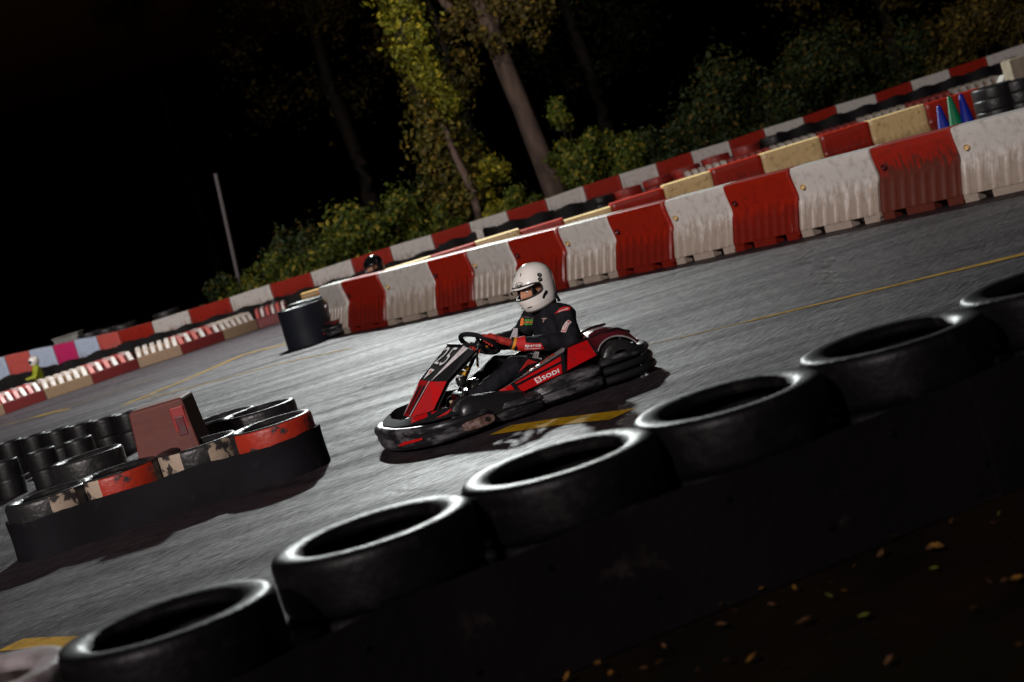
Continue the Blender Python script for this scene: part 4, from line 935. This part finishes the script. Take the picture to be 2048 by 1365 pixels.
        # chin slots
        p0 = [surf(radians(a_*s), -.098, 1.006) for a_ in (10, 17, 24)]; e = MB(); e.tube([R@x for x in p0], .0035, 6); e.build('chin_slot', M['gasket'], he)
        # brow slot
        e = MB(); e.tube([R@surf(radians(22*s), .105, 1.004), R@surf(radians(24*s), .118, 1.004)], .0035, 6); e.build('brow_vent', M['gasket'], he)
    # oval brand mark on the brow band
    if white:
        cz = .058; ca = radians(14)
        def op(du, dw, k=1.034): return R@surf(ca+du, cz+dw, k+.012)
        ol = [op(radians(14.5)*cos(2*pi*k/36), .0155*sin(2*pi*k/36)) for k in range(36)]
        e = MB(); e.tube(ol, .0016, 6, closed=True); e.build('brand_oval', M['text_k'], vo)
        uv, fs_ = textmesh('Arai', .03)
        vs_ = [op(radians(-10.5+21*u), -.009+.018*w_, 1.036) for u, w_ in uv]
        me = bpy.data.meshes.new('brand_lettering'); me.from_pydata([tuple(x) for x in vs_], [], fs_); me.materials.append(M['text_k']); link('brand_lettering', me, vo)
        e = MB(); e.tube([R@surf(radians(a_), .083, 1.004) for a_ in range(-84, 85, 6)], .0012, 5); e.build('band_line', M['kgrey'], vo)
    # face
    fc = MB(); nn_ = 28; rings_ = []
    for i in range(20):
        th = pi*(i+.5)/20; zz = -.11*cos(th); rr = sin(th); ring_ = []
        for j in range(nn_):
            a = 2*pi*j/nn_; x = .098*cos(a)*rr; y = .072*sin(a)*rr
            if x > 0:
                nose = .030*exp(-(y/.014)**2)*exp(-((zz+.03)/.022)**2)+.014*exp(-(y/.012)**2)*exp(-((zz+.002)/.022)**2)
                brow = .008*exp(-((zz-.022)/.010)**2)*exp(-(y/.05)**2)
                eye = -.010*(exp(-((y-.032)/.014)**2)+exp(-((y+.032)/.014)**2))*exp(-((zz-.003)/.011)**2)
                cheek = .006*(exp(-((y-.038)/.018)**2)+exp(-((y+.038)/.018)**2))*exp(-((zz+.03)/.018)**2)
                x += nose+brow+eye+cheek
            ring_.append(R@Vector((x+.015, y, zz-.010)))
        rings_.append(ring_)
    fc.rings(rings_); f_o = fc.build('face', M['skin'], parent, ang=80)
    for s in (1, -1):
        e = MB(); c = R@Vector((.093, .031*s, -.006)); ellipsoid(e, c, .012, .012, .0085, 14, 8); e.build('eye', M['text_w'], f_o)
        e = MB(); c = R@Vector((.1035, .031*s+.0, -.0075)); ellipsoid(e, c, .0045, .0045, .0045, 10, 6); e.build('pupil', M['text_k'], f_o)
        e = MB(); e.tube([R@Vector((.110, .016*s, .0125)), R@Vector((.112, .031*s, .018)), R@Vector((.100, .048*s, .014))], [.003, .004, .002], 6); e.build('eyebrow', mat('brown brow', (.05, .025, .015), .8), f_o)
    # balaclava lining round the face
    e = MB(); e.tube([R@Vector((.05+.045*cos(radians(a))*0+.03, .080*cos(radians(a)), -.006+.062*sin(radians(a)))) for a in range(0, 360, 12)], .012, 8, closed=True); e.build('helmet_lining', M['gasket'], he, ang=80)
    return he

def make_driver(loc, rz, label, hm, full=True, suit='suit'):
    B = MB()
    pel = (-.40, 0, .17)
    loft_ell(B, [((-.40, 0, .09), .09, .12), ((-.40, 0, .13), .125, .165), ((-.405, 0, .20), .13, .17), ((-.40, 0, .28), .140, .170), ((-.40, 0, .36), .145, .178), ((-.405, 0, .43), .145, .182), ((-.41, 0, .50), .125, .185), ((-.405, 0, .555), .105, .165), ((-.40, 0, .59), .075, .10), ((-.39, 0, .62), .058, .062), ((-.37, 0, .68), .054, .056), ((-.36, 0, .72), .05, .05)])
    ellipsoid(B, (-.345, 0, .745), .085, .075, .09)
    SL, SR = (-.425, .185, .525), (-.37, -.185, .55)
    EL, ER = (-.395, .285, .345), (-.205, -.245, .425)
    WL, WR = (-.045, .20, .435), (.035, -.185, .465)
    HL, HR = (.07, .155, .475), (.13, -.15, .515)
    capsule(B, (-.41, .10, .545), .07, SL, .078); capsule(B, (-.39, -.10, .555), .07, SR, .074)
    capsule(B, SL, .080, EL, .068); capsule(B, EL, .066, WL, .044)
    capsule(B, SR, .080, ER, .074); capsule(B, ER, .070, WR, .048)
    capsule(B, WL, .034, (Vector(WL)+(Vector(HL)-Vector(WL))*.25), .03); capsule(B, WR, .034, (Vector(WR)+(Vector(HR)-Vector(WR))*.25), .03)
    for s in (1, -1):
        capsule(B, (-.36, .09*s, .16), .105, (.0, .185*s, .285), .082); capsule(B, (.0, .185*s, .285), .078, (.40, .14*s, .16), .052)
        capsule(B, (.40, .14*s, .13), .045, (.58, .12*s, .10), .035); capsule(B, (.56, .12*s, .10), .036, (.66, .12*s, .19), .030)
    me = remeshed(B, 'person', [M[suit], M['skin'], M['sred'], M['spink']], .0085, 5, folds=.009)
    for p in me.polygons:
        c = p.center
        p.material_index = 1 if c.z > .66 and abs(c.y) < .12 else 0
    o = link('person', me, None, loc, rz); tag(o, label, 'person')
    bvh = BVHTree.FromPolygons([v.co for v in me.vertices], [tuple(p.vertices) for p in me.polygons])
    # gloves gripping the rim
    c0_ = Vector((.14, 0, .50)); ax = Vector((-.66, -.20, .72)).normalized(); u = (Vector((0, 1, 0))-ax*ax.y).normalized(); v = ax.cross(u)
    for s, W_ in ((1, WL), (-1, WR)):
        ang = radians(35 if s > 0 else 145)
        ang = radians(8) if s > 0 else radians(172)
        rim = c0_+(u*cos(ang)*1.08+v*sin(ang))*.135; tan = (-u*sin(ang)*1.08+v*cos(ang)).normalized(); radial = (rim-c0_).normalized()
        W_ = Vector(W_); g_ = MB()
        palm = rim+ax*.012+radial*.030; wd = (palm-W_)
        tip = tan if tan.dot(Vector((1, 0, .6))) > 0 else -tan
        # palm block
        for k, t_ in enumerate((-.034, -.012, .010, .030)):
            root = palm+tip*t_+ax*.010
            capsule(g_, W_.lerp(palm, .45)+tip*t_*.6, .020, root, .0155)
            L_ = (.032, .036, .034, .027)[k]
            # finger: over the rim, then curling inward beneath it
            p1 = root; p2 = rim+tip*t_+ax*.026-radial*.006; p3 = rim+tip*t_+ax*.004-radial*.030; p4 = rim+tip*t_-ax*.020-radial*.018
            p4 = p3.lerp(p4, L_/.036)
            capsule(g_, p1, .0118, p2, .0110, 10); capsule(g_, p2, .0110, p3, .0100, 10); capsule(g_, p3, .0100, p4, .0088, 10)
        th0 = W_.lerp(palm, .55)+tip*.03; th1 = palm+tip*.048-ax*.004; th2 = rim+tip*.060+ax*.012-radial*.012
        capsule(g_, th0, .017, th1, .013, 10); capsule(g_, th1, .0125, th2, .0105, 10)
        capsule(g_, W_, .036, W_.lerp(palm, .6), .033, 16, .75, side=ax)
        gm = remeshed(g_, 'glove', [M['glove']], .0034, 2)
        go = link('glove', gm, o)
        # cuff and orange wrist band
        dW = (palm-W_).normalized(); cf = MB(); E_ = Vector(EL if s > 0 else ER); back = (E_-W_).normalized()
        cf.tube([W_+back*.055, W_+back*.03, W_+back*.005, W_+dW*.015], [.054, .051, .046, .042], 20); cf.build('glove_cuff', M['sred'], go)
        cf = MB(); cf.tube([W_+dW*.012, W_+dW*.030], [.0445, .042], 20); cf.build('wrist_band', M['orange'], go)
        cf = MB(); cf.tube([W_+dW*.032, W_+dW*.044], [.042, .040], 20); cf.build('wrist_strap', M['gasket'], go)
    he = make_helmet(o, Vector((-.352, 0, .762)), radians(16), radians(12), hm, full)
    # collar
    e = MB(); e.lathe([(.074, -.03), (.082, 0), (.086, .03), (.078, .04), (.070, .03)], 28, c=(-.385, 0, .60)); e.build('collar', M[suit], o, ang=70)
    e = MB(); e.obox((-.462, .07, .640), (1, 0, 0), (0, 1, 0), (.2, 0, 1), .006, .018, .035); e.build('collar_tab', M['suit'], o, bevel=.003)
    if full:
        W3 = Matrix.Rotation(rz, 3, 'Z')
        toL = lambda p: W3.transposed()@(Vector(p)-Vector(loc))   # world -> kart local
        def patch(nm, pix, uvf, m, lift=.004, depth=None):
            """lay a flat printed mark onto the cloth, straight in from the outside"""
            q = []
            for px, py in pix:
                r_ = ray(px, py); Lr = W3.transposed()@r_; o_ = toL(cam.location); hd = bvh.ray_cast(o_, Lr.normalized()); q.append(hd[0])
            if any(x is None for x in q): return
            qc = sum(q, Vector())/4; n_ = ((q[1]-q[0]).cross(q[3]-q[0])).normalized()
            if n_.dot(toL(cam.location)-qc) < 0: n_ = -n_
            uv_, fs_ = uvf
            out = []
            for (a, b_) in uv_:
                p = q[0]*(1-a)*(1-b_)+q[1]*a*(1-b_)+q[2]*a*b_+q[3]*(1-a)*b_
                hd = bvh.ray_cast(p+n_*.12, -n_); out.append((hd[0] if hd[0] is not None and (hd[0]-p).length < .06 else p)+n_*lift)
            me_ = bpy.data.meshes.new(nm); me_.from_pydata([tuple(p) for p in out], [], fs_); me_.materials.append(m); link(nm, me_, o)
        G = grid_uv(12, 6)
        pz1 = lambda x, y: (1020+x/22.755, 620+y/22.755); pz2 = lambda x, y: (1080+x/15.16, 590+y/15.16)
        patch('chest_initial', [pz1(470, 730), pz1(640, 700), pz1(670, 380), pz1(520, 390)], textmesh('B', .05), M['text_o'])
        patch('chest_lettering', [pz1(670, 530), pz1(1050, 540), pz1(1070, 450), pz1(680, 430)], textmesh('ECKLER', .03), M['text_g'])
        patch('chest_lettering', [pz1(665, 600), pz1(1030, 610), pz1(1040, 545), pz1(670, 540)], textmesh('REIFEN', .03), M['text_o'])
        patch('chest_lettering', [pz1(650, 685), pz1(1000, 690), pz1(1030, 615), pz1(665, 610)], textmesh('REPAIR', .03), M['text_g'])
        patch('chest_caption', [pz1(550, 360), pz1(1095, 380), pz1(1095, 345), pz1(570, 320)], textmesh('RACING TEAM', .02), M['kgrey'])
        patch('chest_badge', [pz2(60, 830), pz2(160, 830), pz2(225, 700), pz2(80, 700)], textmesh('T', .06), mat('dusky pink mark', (.32, .2, .2), .6))
        patch('shoulder_band', [pz2(440, 600), pz2(900, 480), pz2(960, 380), pz2(720, 365)], G, M['sred'], .005)
        patch('shoulder_lettering', [pz2(550, 560), pz2(880, 440), pz2(870, 400), pz2(560, 520)], textmesh('THUNDER', .03), M['text_w'], .009)
        patch('shoulder_stripe', [pz2(740, 345), pz2(800, 345), pz2(745, 255), pz2(700, 255)], G, M['text_w'], .004)
        patch('sleeve_patch', [pz2(640, 1130), pz2(790, 1140), pz2(970, 835), pz2(860, 765)], G, M['text_w'], .004)
        patch('sleeve_patch_field', [pz2(660, 1120), pz2(785, 1125), pz2(950, 840), pz2(865, 785)], G, M['sred'], .0065)
        patch('sleeve_lettering', [pz2(690, 1100), pz2(790, 1100), pz2(930, 860), pz2(840, 810)], textmesh('OMP', .05), M['text_w'], .010)
        z2 = lambda x, y: (980+x/6.827, 500+y/6.827)
        patch('shoulder_band', [z2(382, 890), z2(420, 905), z2(450, 800), z2(398, 820)], G, M['sred'], .005)
        patch('sleeve_panel', [z2(262, 1240), z2(372, 1240), z2(380, 1080), z2(325, 1080)], G, M['spink'], .004)
        z4 = lambda x, y: (1000+x/6.203, 640+y/6.203)
        patch('forearm_band', [z4(290, 378), z4(555, 362), z4(508, 285), z4(290, 275)], G, M['sred'], .004)
        patch('forearm_lettering', [z4(305, 345), z4(505, 340), z4(508, 300), z4(310, 303)], textmesh('sparco', .04, 1.15), M['text_w'], .007)
        patch('forearm_underline', [z4(305, 356), z4(512, 350), z4(512, 344), z4(305, 350)], G, M['text_w'], .007)
        # thigh trim
        z1 = lambda x, y: (730+x/3.175, 500+y/3.175)
        patch('thigh_panel', [z1(975, 780), z1(1040, 730), z1(1095, 715), z1(1035, 695)], G, M['sred'], .004)
        patch('thigh_lettering', [z1(1058, 690), z1(1120, 705), z1(1122, 692), z1(1062, 678)], textmesh('THUNDER', .02), M['text_w'], .006)
    return o
D1 = make_driver(KP, KA, 'driver in a black race suit and white helmet steering the red kart', M['helmet'])
# second kart and driver beyond the front barriers
hp = atY(748, 533, 26.0); ka2 = radians(205)
loc2 = Vector((hp.x, 26.0, 0))-Matrix.Rotation(ka2, 3, 'Z')@Vector((-.352, 0, 0))
K2 = copy_tree(K1); K2.location = loc2; K2.rotation_euler = (0, 0, ka2); tag(K2, 'second racing kart almost hidden behind the front barriers at the left', 'go-kart')
D2 = make_driver(loc2, ka2, 'driver in a glossy black helmet showing just above the front barriers', M['bhelmet'], False)
hz = atY(748, 515, 27.6).z
D2.scale = (1, 1, 1); D2.location.z = 0; print('helmet2 z', hz)

# far left marshal in yellow
p = atY(60, 700, 35.2)
B = MB(); h = .95
loft_ell(B, [((0, 0, .02), .10, .14), ((0, 0, .3), .12, .16), ((0, 0, .5), .13, .17), ((0, 0, .62), .11, .19), ((0, 0, .70), .06, .08), ((0, 0, .76), .045, .05)]); ellipsoid(B, (0, 0, .80), .09, .075, .10)
for s in (1, -1):
    capsule(B, (0, .17*s, .62), .055, (.10, .23*s, .42), .045); capsule(B, (.10, .23*s, .42), .043, (.30, .16*s, .42), .03)
    capsule(B, (0, .08*s, .12), .08, (.38, .14*s, .22), .06); capsule(B, (.38, .14*s, .22), .055, (.66, .12*s, .08), .04)
me = remeshed(B, 'person', [M['hiviz'], M['suit']], .012, 4, .006)
o = link('person', me, None, (p.x, 35.2, p.z-.86), radians(200)); tag(o, 'person in a yellow top with a pale helmet at the far left', 'person')
for q in me.polygons: q.material_index = 0 if q.center.z > .3 and q.center.z < .7 else 1
e = MB(); ellipsoid(e, (0, 0, .81), .14, .12, .14); e.build('helmet', M['helmet'], o)
e = MB(); e.rings([[(.142*cos(a)*k, .122*sin(a)*k, .81+z) for a in [radians(-60+12*j) for j in range(11)]] for z, k in ((-.03, 1.0), (.04, .99))], cap=False); e.build('visor', M['gasket'], o)
o.location.z = max(0, o.location.z); o.scale = (.76, .76, .76)

T('drivers')
# ------------------------------------------------------------------ trees and bushes
def leaf_mat(name, c1, c2, c3=None, rough=.55):
    m = bpy.data.materials.new(name); m.use_nodes = True; nt = m.node_tree; n = nt.nodes; l = nt.links; b = n['Principled BSDF']
    ge = n.new('ShaderNodeNewGeometry'); cr = n.new('ShaderNodeValToRGB'); e = cr.color_ramp.elements; e[0].color = c1+(1,); e[1].color = c2+(1,); e[1].position = .75
    if c3: x = cr.color_ramp.elements.new(.95); x.color = c3+(1,)
    l.new(ge.outputs['Random Per Island'], cr.inputs[0]); l.new(cr.outputs[0], b.inputs['Base Color']); b.inputs['Roughness'].default_value = rough
    b.inputs['Specular IOR Level'].default_value = .25
    return m
LG = leaf_mat('green leaves', (.030, .05, .008), (.085, .11, .012), (.24, .19, .02))
LD = leaf_mat('dark green leaves', (.014, .026, .008), (.035, .055, .014), (.12, .075, .015))
LY = leaf_mat('yellow green leaves', (.06, .07, .006), (.19, .18, .012), (.44, .35, .03))
LI = leaf_mat('ivy leaves', (.03, .03, .005), (.10, .085, .010), (.22, .14, .02))
LB = leaf_mat('bronze leaves', (.05, .04, .012), (.10, .075, .015), (.22, .14, .02))
def add_leaf(mb, p, s, nrm=None):
    n_ = Vector((random.gauss(0, 1), random.gauss(0, 1), random.gauss(0, 1)+.4)) if nrm is None else nrm+Vector((random.gauss(0, .5), random.gauss(0, .5), random.gauss(0, .5)))
    n_.normalize(); a = n_.cross(Vector((random.random()-.5, random.random()-.5, random.random()-.5))).normalized(); b_ = n_.cross(a)
    s1 = s*random.uniform(.45, 1.5); k = n_*s1*.25
    mb.v += [tuple(p-a*s1), tuple(p+b_*s1*.6+k), tuple(p+a*s1*1.1), tuple(p-b_*s1*.6+k)]
    i = len(mb.v)-4; mb.f += [(i, i+1, i+2), (i, i+2, i+3)]; mb.m += [0, 0]
def leaves(clumps, n, s, m, name, parent, shell=.5):
    mb = MB(); tot = sum(c[1]**2 for c in clumps)
    for c, r, *rest in clumps:
        sq = rest[0] if rest else 1.
        for _ in range(int(n*r*r/tot)):
            d = Vector((random.gauss(0, 1), random.gauss(0, 1), random.gauss(0, 1))).normalized(); rr = r*abs(random.gauss(.62+shell*.2, .30))*(1+.7*noise.noise((Vector(c)+d*r)*2.3))
            p = Vector(c)+Vector((d.x*rr, d.y*rr, d.z*rr*sq))
            if p.z < .02: continue
            add_leaf(mb, p, s, d)
    me = bpy.data.meshes.new(name); me.from_pydata(mb.v, [], mb.f); me.materials.append(m)
    return link(name, me, parent)
def trunk(mb, pts, rs, n=14):
    P = []; Rr = []
    for i in range(len(pts)-1):
        for k in range(6):
            f = k/6; p = Vector(pts[i]).lerp(Vector(pts[i+1]), f); P.append(p+Vector((noise.noise(p*.9), noise.noise(p*.9+Vector((9, 0, 0))), 0))*.05); Rr.append((rs[i]+(rs[i+1]-rs[i])*f)*(1+.1*noise.noise(p*2.5)))
    P.append(Vector(pts[-1])); Rr.append(rs[-1]); mb.tube(P, Rr, n)
def bush(px, top, width_px, Y, m, label, nleaf, s=.05, base=None, yel=None, cols=6, depth=.8):
    """a shrub whose crown top stands at the photo's height at distance Y"""
    p = atY(px, top, Y); e = empty('bush', (p.x, Y, 0)); tag(e, label, 'bush', 'bushes behind the far row')
    W_ = width_px*Y/FP; H_ = max(p.z, .5); cl = []
    for k in range(cols*3):
        a = random.uniform(-1, 1); z = random.random()**.8*H_*(1-.55*a*a); r = random.uniform(.08, .34)*min(W_, H_*1.6)*.7
        cl.append((Vector((a*W_/2*.85, random.uniform(-depth, depth)*.5, min(z, H_-r*.6))), r))
    st = MB()
    for k in range(7):
        q = cl[k][0]; st.tube([(q.x*.2, 0, 0), (q.x*.6, q.y*.5, q.z*.5), (q.x, q.y, q.z)], [.035, .02, .008], 6)
    st.build('stems', M['dbark'], e); leaves(cl, nleaf, s, m, 'foliage', e, .35)
    return e
# ivy covered tree
YT = 41.
b0 = atY(925, 430, YT); t0 = atY(792, -10, YT); e = empty('ivy_tree', (b0.x, YT, 0)); tag(e, 'tree wrapped in yellow-green ivy, brightest near its top', 'tree')
tk = MB(); dx = t0.x-b0.x; trunk(tk, [(0, 0, 0), (dx*.2, 0, 2.2), (dx*.6, 0, 4.2), (dx, 0, 6.5), (dx*1.1, 0, 9)], [.42, .34, .3, .26, .2]); tk.build('trunk', M['dbark'], e)
tk = MB(); q0 = atY(945, 385, YT-.8); q1 = atY(905, 300, YT-.8); q2 = atY(885, 250, YT-.7)
trunk(tk, [(q0.x-b0.x, -.8, 0), (q0.x-b0.x, -.8, q0.z), (q1.x-b0.x, -.8, q1.z), (q2.x-b0.x, -.6, q2.z)], [.1, .09, .08, .06], 10); tk.build('limb', M['bark'], e)
cl = []
for k in range(60):
    f = k/60; z = .2+f*8.6; w_ = .55+.25*sin(f*7)+.25*(f > .55); xx = dx*min(1.1, (z/6.5)**1.0)
    cl.append((Vector((xx+random.uniform(-.4, .4)*w_, random.uniform(-.35, .2), z)), w_*random.uniform(.55, .95)))
leaves(cl[:34], 9000, .065, LI, 'ivy', e, .6); leaves(cl[30:], 8000, .075, LY, 'crown', e, .45)
for (pa, pb) in (((830, 60), (898, 215)), ((800, 100), (900, 200)), ((830, 140), (905, 205))):
    a = atY(*pa, YT-.6); b_ = atY(*pb, YT-.8)
    cc = [(Vector((a.lerp(b_, f).x-b0.x, -.7, a.lerp(b_, f).z)), .17+.1*random.random()) for f in [i/7 for i in range(8)]]
    leaves(cc, 900, .06, LY, 'ivy_spray', e, .2)
# bare trunk tree
b0 = atY(1088, 330, 42.5); t0 = atY(985, 70, 42.5); e = empty('bare_tree', (b0.x, 42.5, 0)); tag(e, 'leaning tree with a bare pinkish trunk and leafy top', 'tree')
zt = t0.z; sl = (t0.x-b0.x)/(t0.z-b0.z); tk = MB(); X = lambda z: sl*(z-b0.z)
trunk(tk, [(X(0), 0, 0), (X(1.3), 0, 1.3), (X(2.6), 0, 2.6), (X(zt), 0, zt), (X(7), 0, 7), (X(9), 0, 9)], [.28, .25, .23, .21, .17, .1]); tk.build('trunk', M['bark'], e)
tk = MB(); trunk(tk, [(X(4.2), 0, 4.2), (X(4.2)-.9, 0, 5.6), (X(4.2)-1.3, 0, 7)], [.12, .09, .05]); tk.build('limb', M['bark'], e); tk = MB(); trunk(tk, [(X(4.6), 0, 4.6), (X(4.6)+.8, -.2, 5.6), (X(4.6)+1.2, 0, 7)], [.1, .07, .04]); tk.build('limb', M['bark'], e)
cl = []
for px, py, r in [(930, 20, .5), (900, 60, .35), (960, 70, .4), (1000, 10, .5), (1050, 20, .45), (1075, 70, .3), (1030, 60, .35), (990, 90, .3), (920, 110, .3), (1090, 20, .3), (940, 150, .3), (930, 180, .22), (960, -60, .6), (1040, -60, .6), (1000, -130, .8)]:
    q = atY(px, py, 42.3); cl.append((Vector((q.x-b0.x, random.uniform(-.5, .4), q.z)), r))
leaves(cl, 5200, .06, LB, 'crown', e, .2)
# a slim ivy column between the two
b0 = atY(965, 330, 43.5); e = empty('young_tree', (b0.x, 43.5, 0)); tag(e, 'slim dark ivy-clad trunk standing between the two main trees', 'tree'); tk = MB(); trunk(tk, [(0, 0, 0), (-.05, 0, 3), (-.1, 0, 6.5)], [.12, .1, .06]); tk.build('trunk', M['dbark'], e)
leaves([(Vector((-.02*k+random.uniform(-.1, .1), 0, .5+.25*k)), random.uniform(.25, .42)) for k in range(24)], 3400, .055, LD, 'ivy', e, .4)
bl = [(975, 318, 95, 40.2, LY, 'bright yellow-green bush at the foot of the ivy tree', 2600, .055),
      (740, 408, 250, 40.6, LG, 'large leafy green bush left of the ivy tree', 7500, .06), (590, 438, 190, 41.5, LD, 'dark bush in the gap right of the pale pole', 4200, .055),
      (500, 520, 170, 40.0, LG, 'low green bush at the left end of the bushes', 3600, .055), (860, 360, 150, 41.4, LD, 'dark bush tucked behind the ivy tree foot', 3600, .055),
      (560, 515, 140, 39.6, LG, 'small light green bush just above the far barrier row', 2600, .05), (680, 470, 140, 39.4, LG, 'light green bush leaning over the far barrier row', 2600, .05),
      (1180, 262, 210, 40.3, LG, 'broad green bush right of the bare trunk', 7600, .055), (1100, 175, 90, 41.5, LG, 'tall leafy sapling rising beside the bare trunk', 3200, .055),
      (1290, 262, 160, 40.6, LD, 'dark green bush right of the broad one', 4200, .055), (1030, 375, 90, 39.5, LG, 'small bush behind the white barrier under the bare trunk', 1700, .05),
      (1450, 120, 260, 43.5, LD, 'tall shadowy bush in the right half', 8000, .06), (1600, 90, 240, 44.5, LD, 'dim bush with a few orange leaves further right', 6500, .06), (1370, 235, 180, 41.0, LD, 'low dark bush along the far barriers, middle right', 4200, .055),
      (1760, 70, 240, 46, LD, 'dim tall bush under the right-hand trees', 5500, .065), (1930, 10, 260, 46, LB, 'bronze-leaved bush at the top right', 5000, .065), (880, 395, 70, 39.6, LG, 'narrow bush hugging the ivy trunk on its left', 1700, .05), (430, 560, 90, 40.5, LD, 'small dark bush below the pale pole', 1500, .05)]
for px, tpx, wpx, Y, m, lab, n_, s in bl: bush(px, tpx, wpx, Y, m, lab, int(n_*1.25), s)
# darker trees deeper in the wood
dl = [(640, 90, 62, 'LB', 300, 'dim bronze-leaved tree behind the ivy tree on its left'), (1150, 60, 66, 'LD', 260, 'shadowy tree right of the bare trunk'), (300, 120, 88, 'LD', 380, 'nearly black tree far behind the pale pole'), (1750, -20, 62, 'LB', 300, 'shadowy tree with a leaning trunk at the upper right'), (1980, -60, 60, 'LB', 300, 'shadowy tree in the top right corner')]
for i, (px, py, Y, lm, wpx, lab) in enumerate(dl):
    q = atY(px, py, Y); e = empty('dark_tree', (q.x, Y, 0)); tag(e, lab, 'tree', 'dark trees deeper in the wood')
    tk = MB(); trunk(tk, [(0, 0, 0), (.1, 0, 3), (-.1, 0, 6), (.1, 0, 11)], [.3, .26, .2, .1], 10); tk.build('trunk', M['dbark'], e)
    W_ = wpx*Y/FP/2; cl = [(Vector((random.uniform(-1, 1)*W_, random.uniform(-1, 1)*W_*.7, q.z+random.uniform(-2.0, 5))), random.uniform(.7, 1.3)) for _ in range(22)]
    leaves(cl, 4200, .085, LB if lm == 'LB' else LD, 'crown', e, .3)
# pale pole
a = atY(461, 486, 41); b_ = atY(431, 350, 41); mb = MB(); L = Vector((b_.x-a.x, 0, b_.z-a.z)); foot = Vector((a.x, 41, a.z))-L.normalized()*(a.z/L.normalized().z)
tpz = Vector((b_.x, 41, b_.z)); mb.tube([(0, 0, 0), tuple(tpz-foot)], .045, 12); mb.tube([tuple((tpz-foot)), tuple((tpz-foot)*1.008)], .052, 12)
tag(link('marker_pole', mb.mesh('marker_pole', M['pole']), None, foot), 'thin pale pole standing in front of the black wood', 'pole')
tag(link('ground_cover', leaves([(Vector((x*1.3, 39.2+.5*random.random(), .02)), .5, .35) for x in range(-7, 9)], 9000, .05, LD, 'ground_cover', None, .1).data, None), None, None, None, 'stuff')
gc = [o for o in bpy.data.objects if o.name.startswith('ground_cover')]
bpy.data.objects.remove(gc[0]); gc = [o for o in bpy.data.objects if o.name.startswith('ground_cover')][0]; gc.name = 'ground_cover'; tag(gc, 'low weeds at the foot of the bushes', 'ground cover', None, 'stuff')

T('trees')
# ------------------------------------------------------------------ light
w = bpy.data.worlds.new('World'); sc.world = w; w.use_nodes = True; nt = w.node_tree
sky = nt.nodes.new('ShaderNodeTexSky'); sky.sky_type = 'NISHITA'; sky.sun_disc = False; sky.sun_elevation = radians(-3); sky.sun_rotation = radians(180)
nt.links.new(sky.outputs[0], nt.nodes['Background'].inputs[0]); nt.nodes['Background'].inputs[1].default_value = .05
def spot(name, loc, aim, power, colr, ang, rad=.25, blend=.6):
    d = bpy.data.lights.new(name, 'SPOT'); d.energy = power; d.color = colr; d.spot_size = radians(ang); d.spot_blend = blend; d.shadow_soft_size = rad
    o = bpy.data.objects.new(name, d); col.objects.link(o); o.location = loc; dr = Vector(aim)-Vector(loc); o.rotation_euler = dr.to_track_quat('-Z', 'Y').to_euler(); return o
def point(name, loc, power, colr, rad):
    d = bpy.data.lights.new(name, 'POINT'); d.energy = power; d.color = colr; d.shadow_soft_size = rad; o = bpy.data.objects.new(name, d); col.objects.link(o); o.location = loc
spot('floodlight_back', (-1.6, 32.5, 8.6), (-1.2, 13, 0), 9200, (.94, 1.0, .98), 158, .32, .35)
point('floodlight_wood', (-.2, 36.6, 8.8), 620, (1., .97, .85), .25)
spot('floodlight_front', (-9, -7, 10), (.6, 25, .8), 15800, (1, .92, .88), 46, .3, .95)
spot('fill_foreground', (-6, -6, 8), (1.5, 6, 0), 2700, (1, .86, .88), 110, .3, 1.)  # added fill lamp behind the camera, lifts the dark foreground
spot('floodlight_left', (-13, 27, 7), (-6, 37, .3), 3400, (1, .92, .90), 85, .3, 1.)
vs = sc.view_settings; vs.view_transform = 'Standard'; vs.look = 'None'; vs.exposure = 0; vs.gamma = 1
sc.render.film_transparent = False
bpy.data.scenes.remove(TMP)
T('end')
